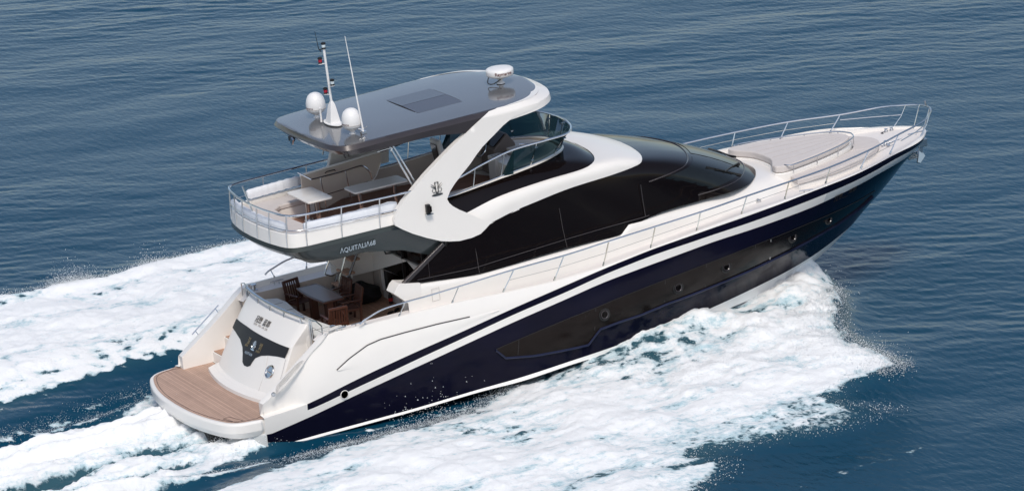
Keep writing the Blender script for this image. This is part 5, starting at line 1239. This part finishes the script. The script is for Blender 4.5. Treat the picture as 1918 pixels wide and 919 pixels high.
#WATER-BEGIN
# ============================================================ sea, wake and spray (world frame, still water at z = 0)
th_ = TRIM; cth, sth = math.cos(th_), math.sin(th_)
def fft_field(n, L, lam0, lam1, slope, wind, spread, seed):
    """random sea surface on a periodic tile: wavelengths lam0..lam1, spectrum ~ k^-slope, crests across the wind direction"""
    r = np.random.default_rng(seed); k1 = np.fft.fftfreq(n, L/n)*2*math.pi
    KX, KY = np.meshgrid(k1, k1, indexing='ij'); K = np.sqrt(KX**2+KY**2)+1e-9
    a = np.arctan2(KY, KX)-wind; D = (np.abs(np.cos(a))**spread)*1.0+0.04
    S = K**(-slope)*D*np.exp(-(K*lam0/(2*math.pi))**2)*np.exp(-(2*math.pi/lam1/K)**2); S[0, 0] = 0
    H_ = np.fft.ifft2((r.normal(size=(n, n))+1j*r.normal(size=(n, n)))*S).real
    return H_/H_.std()
def tile(Fd, L, x, y):
    n = Fd.shape[0]; u = (x/L*n) % n; v = (y/L*n) % n; i = np.floor(u).astype(int); j = np.floor(v).astype(int); a = u-i; b = v-j
    i %= n; j %= n; i2 = (i+1) % n; j2 = (j+1) % n
    return Fd[i, j]*(1-a)*(1-b)+Fd[i2, j]*a*(1-b)+Fd[i, j2]*(1-a)*b+Fd[i2, j2]*a*b
WD = math.atan2(0.88, 0.47)                         # direction in which the ripples run
W1 = fft_field(1024, 46.0, 0.12, 1.2, 1.9, WD, 3, 3)    # wavelets
W2 = fft_field(512, 90.0, 1.0, 9.0, 2.0, WD+0.25, 2.5, 5)  # low swell
W4 = fft_field(512, 230.0, 6.0, 50.0, 1.6, WD, 1, 15)   # gust patches
N1f = fft_field(1024, 37.0, 0.07, 0.9, 1.55, 0, 0, 21)   # foam lumps, isotropic
N2f = fft_field(512, 53.0, 0.5, 6.0, 1.8, 0, 0, 22)
N3f = fft_field(1024, 31.0, 0.06, 0.5, 1.3, 0, 0, 23)
N4f = fft_field(1024, 41.0, 0.08, 3.0, 1.9, math.radians(97), 30, 24)  # streaks along the track (crests along x)
# ---- foam coverage on a raster
GX0, GX1, GY0, GY1, GS = -19.0, 21.0, -28.0, 18.0, 0.08
gx = np.arange(GX0, GX1, GS); gy = np.arange(GY0, GY1, GS); GXX, GYY = np.meshgrid(gx, gy, indexing='ij')
def inpoly(P, X, Y):
    c = np.zeros(X.shape, bool); n = len(P); j = n-1
    for i in range(n):
        xi, yi = P[i]; xj, yj = P[j]
        c ^= ((yi > Y) != (yj > Y)) & (X < (xj-xi)*(Y-yi)/(yj-yi+1e-12)+xi); j = i
    return c
def blur(M, s_):
    kx = np.fft.fftfreq(M.shape[0], GS)*2*math.pi; ky = np.fft.fftfreq(M.shape[1], GS)*2*math.pi
    return np.fft.ifft2(np.fft.fft2(M)*np.exp(-0.5*s_*s_*(kx[:, None]**2+ky[None, :]**2))).real
STB = [(16.15, -0.15), (15.4, -1.0), (14.8, -1.9), (14.2, -2.9), (13.75, -4.0), (13.7, -4.9), (13.95, -6.2), (13.35, -6.55), (12.4, -6.35), (11.8, -6.9), (10.9, -7.3), (11.3, -7.9), (12.2, -8.45), (11.2, -8.8), (10.1, -9.0), (8.9, -8.75), (8.0, -8.9), (7.2, -8.5),
       (6.6, -8.8), (7.4, -9.45), (6.7, -10.1), (5.9, -10.5), (4.6, -12.2), (3.0, -14.5), (0, -18), (-13, -23), (-13, -11), (-6, -6.7), (-3, -4.95), (-2.0, -4.60), (-0.1, -3.95), (1.0, -3.65), (2.2, -3.45), (3.1, -3.25), (4.1, -3.10), (4.9, -2.85), (5.8, -2.4), (6.6, -1.6), (8.0, -0.9), (12.5, -0.5), (15.2, 0.4), (16.1, 0.5)]
PRT = [(-13, 12.0), (-5, 11.6), (-1.1, 11.25), (1.1, 11.1), (2.6, 11.4), (3.7, 11.8), (5.0, 12.0), (6.3, 12.2), (8.2, 12.3), (10.5, 11.0), (11.5, 8.5), (12.5, 6.6), (13.7, 5.2), (14.2, 2.9), (15.2, 1.2), (16.3, -0.2), (15, -0.4), (12, 0.5), (8, 0.9), (6, 2.2), (4.2, 3.5), (2.5, 4.6), (1.1, 5.3), (0.35, 5.05), (-0.6, 4.95), (-1.6, 4.65), (-2.4, 4.55), (-4.0, 3.8), (-13, 0.5)]
WSH = [(0.8, 2.4), (-0.3, 2.95), (-1.5, 2.2), (-2.2, 1.7), (-3.1, 1.75), (-5.0, 1.4), (-13, -1.0), (-13, -9.5), (-6, -5.6), (-3.1, -3.75), (-1.8, -3.0), (-0.4, -2.45), (0.6, -2.3)]
mS = inpoly(STB, GXX, GYY).astype(float); mP = inpoly(PRT, GXX, GYY).astype(float); mW = inpoly(WSH, GXX, GYY).astype(float)
wob = tile(N2f, 53.0, GXX, GYY); fine = tile(N1f, 37.0, GXX, GYY); strk = tile(N4f, 41.0, GXX, GYY)
def soft(M, s1, s2, wamp=0.10):
    b = blur(M, s1)*0.5+blur(M, s2)*0.5
    return b
bS, bP, bW = soft(mS, 0.22, 0.95), soft(mP, 0.22, 0.95), soft(mW, 0.25, 0.8)
def sstep(a, b, x): t = np.clip((x-a)/(b-a), 0, 1); return t*t*(3-2*t)
def cov(b, n_, lo=0.30, hi=0.72, amp=0.14): return sstep(lo, hi, b+amp*n_)
cS = cov(bS, 0.6*fine+0.4*wob+0.75*strk*sstep(-4.5, -6.5, GYY), 0.18, 0.95, 0.15)*np.clip(0.86+0.06*wob+0.11*strk+0.04*fine, 0, 1)
# thin veil of water peeling off the hull (x 6.5..10) is only half white
veil = np.exp(-((GYY+2.75)/0.65)**2)*sstep(5.8, 7.0, GXX)*(1-sstep(10.2, 12.2, GXX))
cS = cS*(1-(0.42-0.16*fine)*veil)
# lower right: ragged streaks
rag = sstep(-6.0, -8.6, GYY)*sstep(2.0, 9.0, GXX); cS = np.clip(cS-rag*(0.30+0.22*strk+0.10*fine), 0, 1)
cP = cov(bP, 0.6*fine+0.4*wob+0.3*strk, 0.18, 0.95, 0.15)*np.clip(0.92+0.05*wob+0.09*strk+0.03*fine, 0, 1); lowp = np.exp(-((GYY-(5.0+0.16*GXX))/0.9)**2); cP = np.clip(cP-lowp*(0.18-0.12*strk-0.1*fine), 0, 1)
cW = cov(bW, 0.5*fine+0.4*wob, 0.25, 0.75, 0.10)*np.clip(0.82+0.36*strk+0.12*wob+0.06*fine, 0, 1)
lee = np.exp(-((GXX+0.1)/0.75)**2)*np.exp(-((GYY-0.2)/2.2)**2); cW = np.clip(cW-0.55*lee, 0, 1)
# streaks in the dark channels on both sides of the stern wash
ch1 = np.exp(-((GYY-(-3.02-0.135*(2.2-GXX)*np.where(GXX < 2.2, 1.0, -0.4)))/0.10)**2)*sstep(-12, -4, GXX)*(1-sstep(4.5, 6.0, GXX))*np.clip(0.45+0.35*fine+0.25*strk, 0, 1)
ch2 = np.exp(-((GYY-(3.35+0.33*GXX))/0.55)**2)*(1-sstep(-0.5, 1.5, GXX))*np.clip(0.10+0.30*strk+0.24*fine, 0, 0.75)
ch3 = np.exp(-((GYY+2.62)/0.10)**2)*sstep(0.8, 2.0, GXX)*(1-sstep(5.5, 7.0, GXX))*np.clip(0.45+0.4*fine, 0, 0.9)
FO = np.clip(np.maximum.reduce([cS, cP, cW, ch1, ch2, ch3]), 0, 1)
# ---- heights
H0 = np.interp(GXX, [6.6, 7.6, 8.7, 10.7, 12.6, 13.8, 14.8, 15.6, 16.1, 16.4], [0, 0.14, 0.38, 0.54, 0.64, 0.68, 0.64, 0.38, 0.08, 0.0])
hbw = np.interp(GXX, [6, 10, 12, 13.5, 14.8, 15.8, 16.3], [2.35, 2.25, 1.95, 1.45, 0.9, 0.35, 0.0])
sd1 = np.maximum(-GYY-hbw, 0); sd2 = np.maximum(GYY-hbw, 0)
prof = lambda s_: 0.72*np.exp(-(s_/1.7)**1.5)+0.28*np.exp(-(s_/4.2)**2)
hS = H0*prof(sd1)*sstep(0.05, 0.5, bS); hP = H0*prof(sd2)*0.9*sstep(0.05, 0.5, bP)
dS = blur(mS, 0.9); dP = blur(mP, 0.9); dW = blur(mW, 0.7)
crest = 0.16*np.exp(-((dP-0.55)/0.22)**2)*(GYY > 7)
low = 0.30*dS*(1-sstep(-6, -10, GYY)*0.5)+0.46*dP*sstep(4.0, 6.0, GYY)+1.5*crest
trough = -0.24*np.exp(-((GYY-(3.2+0.33*GXX))/0.75)**2)*(1-sstep(0.0, 2.5, GXX))
chan = -0.10*np.exp(-((GYY+3.0)/0.45)**2)*sstep(-6, 0, GXX)*(1-sstep(5, 7, GXX))
hW = dW*(0.12+0.16*strk+0.06*wob)*(1-sstep(-0.4, 0.8, GXX))
roost = 0.0
lump = np.maximum(dS, dP)*(0.045*wob+0.012*fine+0.016*np.abs(strk))+dW*0.02*fine
ridge = 0.016*np.clip(1-np.abs(tile(N1f, 37.0, GXX*0.8+3, GYY*0.8))*1.1, 0, 1)*np.maximum(dS, dP)
HT = hS+hP+low+trough+chan+hW+lump*sstep(0.1, 0.8, FO)+ridge+(hS+hP)*(0.09*wob+0.03*fine)+hS*0.18*np.abs(fine)*np.exp(-((bS-0.5)/0.25)**2)*sstep(0.6, 1.2, sd1)
AE = np.clip(blur(np.maximum.reduce([mS, mP, mW]), 0.7), 0, 1)         # aerated water, tinted
def ras(M, x, y, out=0.0):
    u = (x-GX0)/GS; v = (y-GY0)/GS; ok = (u > 0) & (v > 0) & (u < M.shape[0]-1.01) & (v < M.shape[1]-1.01)
    uu = np.clip(u, 0, M.shape[0]-1.01); vv = np.clip(v, 0, M.shape[1]-1.01); i = uu.astype(int); j = vv.astype(int); a = uu-i; b = vv-j
    r = M[i, j]*(1-a)*(1-b)+M[i+1, j]*a*(1-b)+M[i, j+1]*(1-a)*b+M[i+1, j+1]*a*b
    return np.where(ok, r, out)
# ---- the sheet of water: fine where the picture looks, coarse out to the horizon, axes turned to the line of sight
ang = math.radians(-28.0); er = np.array([math.cos(ang), math.sin(ang)]); ef = np.array([-math.sin(ang), math.cos(ang)])
O2 = np.array([9.0, -5.0])
def axis(a, b, d, far, g=1.22):
    m = list(np.arange(a, b+d/2, d)); s_ = d; x = m[-1]
    while x < far: s_ *= g; x += s_; m.append(x)
    s_ = d; x = m[0]
    while x > -far: s_ *= g; x -= s_; m.insert(0, x)
    return np.array(m)
ua = axis(-19, 19, 0.055, 4000); va = axis(-13, 62, 0.085, 5000)
UU, VV = np.meshgrid(ua, va, indexing='ij'); X = O2[0]+er[0]*UU+ef[0]*VV; Y = O2[1]+er[1]*UU+ef[1]*VV
near = np.exp(-((np.maximum(np.abs(UU)-19, 0))/8.0)**2)*np.exp(-((np.maximum(VV-62, 0)+np.maximum(-13-VV, 0))/10.0)**2)
fo = ras(FO, X, Y); ht = ras(HT, X, Y); ae = ras(AE, X, Y)
gust = tile(W4, 230.0, X, Y)
calm = np.clip(1-0.75*ae, 0.15, 1)
Z = ht + near*((0.0031*tile(W1, 46.0, X, Y))*(1+0.50*gust)*calm + 0.012*tile(W2, 90.0, X, Y)*calm)
Z += near*fo*0.008*tile(N3f, 31.0, X, Y)
nu, nv = X.shape; co = np.stack([X, Y, Z], -1).reshape(-1, 3).astype(np.float32)
me = bpy.data.meshes.new('sea'); me.vertices.add(nu*nv); me.vertices.foreach_set('co', co.ravel())
ii, jj = np.meshgrid(np.arange(nu-1), np.arange(nv-1), indexing='ij'); a = (ii*nv+jj).ravel()
fc = np.stack([a, a+nv, a+nv+1, a+1], 1).astype(np.int32); nf = len(fc)
me.loops.add(nf*4); me.polygons.add(nf); me.loops.foreach_set('vertex_index', fc.ravel()); me.polygons.foreach_set('loop_start', np.arange(0, nf*4, 4, dtype=np.int32))
me.polygons.foreach_set('use_smooth', np.ones(nf, bool)); me.update(calc_edges=True)
for nm, arr in (('foam', fo), ('aerated', ae)):
    at_ = me.attributes.new(nm, 'FLOAT', 'POINT'); at_.data.foreach_set('value', arr.ravel().astype(np.float32))
m, t, b = newmat('sea_water')
L = t.links.new
fa = t.nodes.new('ShaderNodeAttribute'); fa.attribute_name = 'foam'; aa = t.nodes.new('ShaderNodeAttribute'); aa.attribute_name = 'aerated'
geo = t.nodes.new('ShaderNodeNewGeometry')
def noise(scale, det=6, rough=0.6, vec=None):
    n = t.nodes.new('ShaderNodeTexNoise'); n.inputs['Scale'].default_value = scale; n.inputs['Detail'].default_value = det; n.inputs['Roughness'].default_value = rough
    L(vec or geo.outputs['Position'], n.inputs['Vector']); return n
def M_(op, x, y=None, z=None):
    n = t.nodes.new('ShaderNodeMath'); n.operation = op
    for k, v in enumerate((x, y, z)):
        if v is None: continue
        if isinstance(v, (int, float)): n.inputs[k].default_value = v
        else: L(v, n.inputs[k])
    return n.outputs[0]
def remap(x, a, b_, c, d):
    n = t.nodes.new('ShaderNodeMapRange'); n.interpolation_type = 'SMOOTHSTEP'
    for k, v in enumerate((a, b_, c, d)): n.inputs[k+1].default_value = v
    L(x, n.inputs[0]); return n.outputs[0]
n1 = noise(3.2, 9, 0.68); n2 = noise(11.0, 6, 0.6); vor = t.nodes.new('ShaderNodeTexVoronoi'); vor.feature = 'DISTANCE_TO_EDGE'; vor.inputs['Scale'].default_value = 5.0
wv_ = t.nodes.new('ShaderNodeVectorMath'); wv_.operation = 'MULTIPLY_ADD'; L(n1.outputs['Color'], wv_.inputs[0]); wv_.inputs[1].default_value = (0.5, 0.5, 0.5); L(geo.outputs['Position'], wv_.inputs[2])
L(wv_.outputs[0], vor.inputs['Vector'])
lace = M_('SUBTRACT', 1.0, M_('MULTIPLY', vor.outputs['Distance'], 3.2))            # bright along cell edges
th1 = M_('ADD', M_('MULTIPLY', n1.outputs[0], 0.75), M_('MULTIPLY', n2.outputs[0], 0.35))
th2 = M_('SUBTRACT', th1, M_('MULTIPLY', lace, 0.14))
diff = M_('SUBTRACT', M_('MULTIPLY', fa.outputs['Fac'], 1.12), M_('MULTIPLY', th2, 1.0))
foam_f = remap(diff, -0.06, 0.14, 0.0, 1.0)
cmx = t.nodes.new('ShaderNodeMix'); cmx.data_type = 'RGBA'
L(remap(aa.outputs['Fac'], 0.2, 1.0, 0.0, 1.0), cmx.inputs[0]); cmx.inputs[6].default_value = (0.003, 0.046, 0.088, 1); cmx.inputs[7].default_value = (0.035, 0.095, 0.125, 1)
fcol = t.nodes.new('ShaderNodeMix'); fcol.data_type = 'RGBA'; mp5 = t.nodes.new('ShaderNodeMapping'); mp5.inputs['Scale'].default_value = (0.32, 1.0, 1.0); mp5.inputs['Rotation'].default_value = (0, 0, math.radians(8)); L(geo.outputs['Position'], mp5.inputs[0]); n5 = noise(4.0, 12, 0.80, mp5.outputs[0])
L(remap(M_('ADD', M_('MULTIPLY', n5.outputs[0], 0.9), M_('MULTIPLY', diff, 0.45)), 0.41, 0.68, 0.0, 1.0), fcol.inputs[0])
fcol.inputs[6].default_value = (0.46, 0.64, 0.70, 1); fcol.inputs[7].default_value = (0.96, 0.975, 0.98, 1)
fin = t.nodes.new('ShaderNodeMix'); fin.data_type = 'RGBA'; L(foam_f, fin.inputs[0]); L(cmx.outputs[2], fin.inputs[6]); L(fcol.outputs[2], fin.inputs[7])
L(fin.outputs[2], b.inputs['Base Color'])
L(remap(foam_f, 0, 1, 0.07, 0.75), b.inputs['Roughness']); b.inputs['IOR'].default_value = 1.33
L(remap(foam_f, 0, 1, 0.18, 0.10), b.inputs['Specular IOR Level'])
# bump: fine ripples on water, froth on foam
mp = t.nodes.new('ShaderNodeMapping'); mp.inputs['Rotation'].default_value = (0, 0, -WD); mp.inputs['Scale'].default_value = (1.0, 0.38, 1.0); L(geo.outputs['Position'], mp.inputs[0])
r1 = noise(5.5, 5, 0.6, mp.outputs[0]); r2 = noise(34.0, 6, 0.75); r3 = noise(9.0, 6, 0.7)
hgt = M_('ADD', M_('MULTIPLY', M_('MULTIPLY', r1.outputs[0], 0.020), M_('SUBTRACT', 1.0, foam_f)), M_('MULTIPLY', M_('ADD', M_('MULTIPLY', r2.outputs[0], 0.026), M_('MULTIPLY', r3.outputs[0], 0.035)), foam_f))
bp = t.nodes.new('ShaderNodeBump'); bp.inputs['Distance'].default_value = 1.0; bp.inputs['Strength'].default_value = 0.9; L(hgt, bp.inputs['Height']); L(bp.outputs[0], b.inputs['Normal'])
me.materials.append(m)
sea = bpy.data.objects.new('sea', me); COL.objects.link(sea); sea['kind'] = 'structure'
# ---- airborne spray: small drops thrown along the crests and edges of the foam
def drops(P, Rr, name):
    n = len(P); base = np.array([(1, 1, 1), (1, -1, -1), (-1, 1, -1), (-1, -1, 1)], float)*0.8
    fcs = np.array([(0, 1, 2), (0, 3, 1), (0, 2, 3), (1, 3, 2)])
    v = (P[:, None, :]+base[None]*(Rr[:, None, None]*RNG.uniform(0.7, 1.4, (n, 4, 1)))).reshape(-1, 3).astype(np.float32)
    f = (fcs[None]+np.arange(n)[:, None, None]*4).reshape(-1, 3).astype(np.int32); k = len(f)
    me = bpy.data.meshes.new(name); me.vertices.add(len(v)); me.vertices.foreach_set('co', v.ravel()); me.loops.add(k*3); me.polygons.add(k)
    me.loops.foreach_set('vertex_index', f.ravel()); me.polygons.foreach_set('loop_start', np.arange(0, k*3, 3, dtype=np.int32)); me.polygons.foreach_set('use_smooth', np.ones(k, bool)); me.update(calc_edges=True)
    return me
def zat(x, y): return ras(HT, x, y)
gxd, gyd = np.gradient(blur(np.maximum.reduce([mS, mP]), 0.13), GS); edge = np.sqrt(gxd**2+gyd**2)
def sample(wt_, n):
    p = (wt_/wt_.sum()).ravel(); k = RNG.choice(len(p), n, p=p); i, j = np.unravel_index(k, wt_.shape)
    return GX0+(i+RNG.uniform(0, 1, n))*GS, GY0+(j+RNG.uniform(0, 1, n))*GS
vis = (GXX > -9) & (GYY > -16) & (GYY < 14) & ~((GXX > 6.3) & (np.abs(GYY) < np.interp(GXX, [6, 10, 12, 13.5, 14.8, 15.8, 16.3], [2.9, 2.9, 2.8, 2.4, 1.7, 0.9, 0.3])))
fore = np.exp(-((GXX-14.3)/1.3)**2)*(GYY < 0)*(mS > 0)
allP = []; allR = []
def emit(wt_, n, hmax, spread, r0, r1, zfun=None):
    x, y = sample(wt_*vis, n); ox = RNG.normal(0, spread, n); oy = RNG.normal(0, spread, n)
    zz = zat(x, y)+np.abs(RNG.exponential(hmax, n))*RNG.uniform(0.1, 1, n)+0.01
    allP.append(np.stack([x+ox, y+oy, zz], 1)); allR.append(r0+(r1-r0)*RNG.uniform(0, 1, n)**2.5)
emit(edge*(GYY > 6.5)*(GXX < 12), 9000, 0.06, 0.09, 0.003, 0.013)
emit(edge*(GYY > 6.5)*(GXX < 12)*np.clip(wob, 0, 3)**2, 9000, 0.16, 0.12, 0.003, 0.012)
emit(edge*(GYY < 0)*(GXX > 3)*(GXX < 13), 2500, 0.03, 0.12, 0.003, 0.015)
emit(fore, 5000, 0.06, 0.05, 0.004, 0.012)
emit(edge*(GYY < -0.2)*(GXX > 13.0), 1600, 0.08, 0.10, 0.004, 0.018)
emit(edge*(GYY < -0.2)*(GXX > 13.0)*np.clip(0.4+wob, 0, 3), 1600, 0.16, 0.12, 0.003, 0.014)
emit((hS > 0.12).astype(float)*cS, 9000, 0.04, 0.05, 0.002, 0.009)
emit(edge*((GYY < -2)&(GYY > -4)&(GXX < 6)), 6000, 0.04, 0.10, 0.003, 0.011)
emit(np.exp(-((GXX-3.6)/0.8)**2-((GYY+2.95)/0.2)**2), 350, 0.35, 0.1, 0.006, 0.014)
emit(mW*np.exp(-((GXX+0.6)/0.9)**2), 10000, 0.06, 0.15, 0.002, 0.011)
emit(ch2+ch1, 6000, 0.02, 0.06, 0.003, 0.010)
PP = np.vstack(allP); RR = np.concatenate(allR)
SPR, t, b = newmat('spray_drops')
tl = t.nodes.new('ShaderNodeBsdfTranslucent'); tl.inputs[0].default_value = (0.95, 0.97, 0.98, 1); ds = t.nodes.new('ShaderNodeBsdfDiffuse'); ds.inputs[0].default_value = (0.94, 0.96, 0.97, 1)
ms = t.nodes.new('ShaderNodeMixShader'); ms.inputs[0].default_value = 0.2; t.links.new(ds.outputs[0], ms.inputs[1]); t.links.new(tl.outputs[0], ms.inputs[2]); t.links.new(ms.outputs[0], t.nodes['Material Output'].inputs[0])
md = drops(PP, RR, 'spray'); md.materials.append(SPR)
so_ = bpy.data.objects.new('spray', md); COL.objects.link(so_); so_['kind'] = 'stuff'; so_['label'] = 'fine white spray drops thrown up along the edges of the wake'; so_['category'] = 'spray'
#WATER-END

# ============================================================ running trim: turn everything on the yacht bow up about the stern
bpy.context.view_layer.update()
for o in ROOTS: o.matrix_world = TM @ o.matrix_world
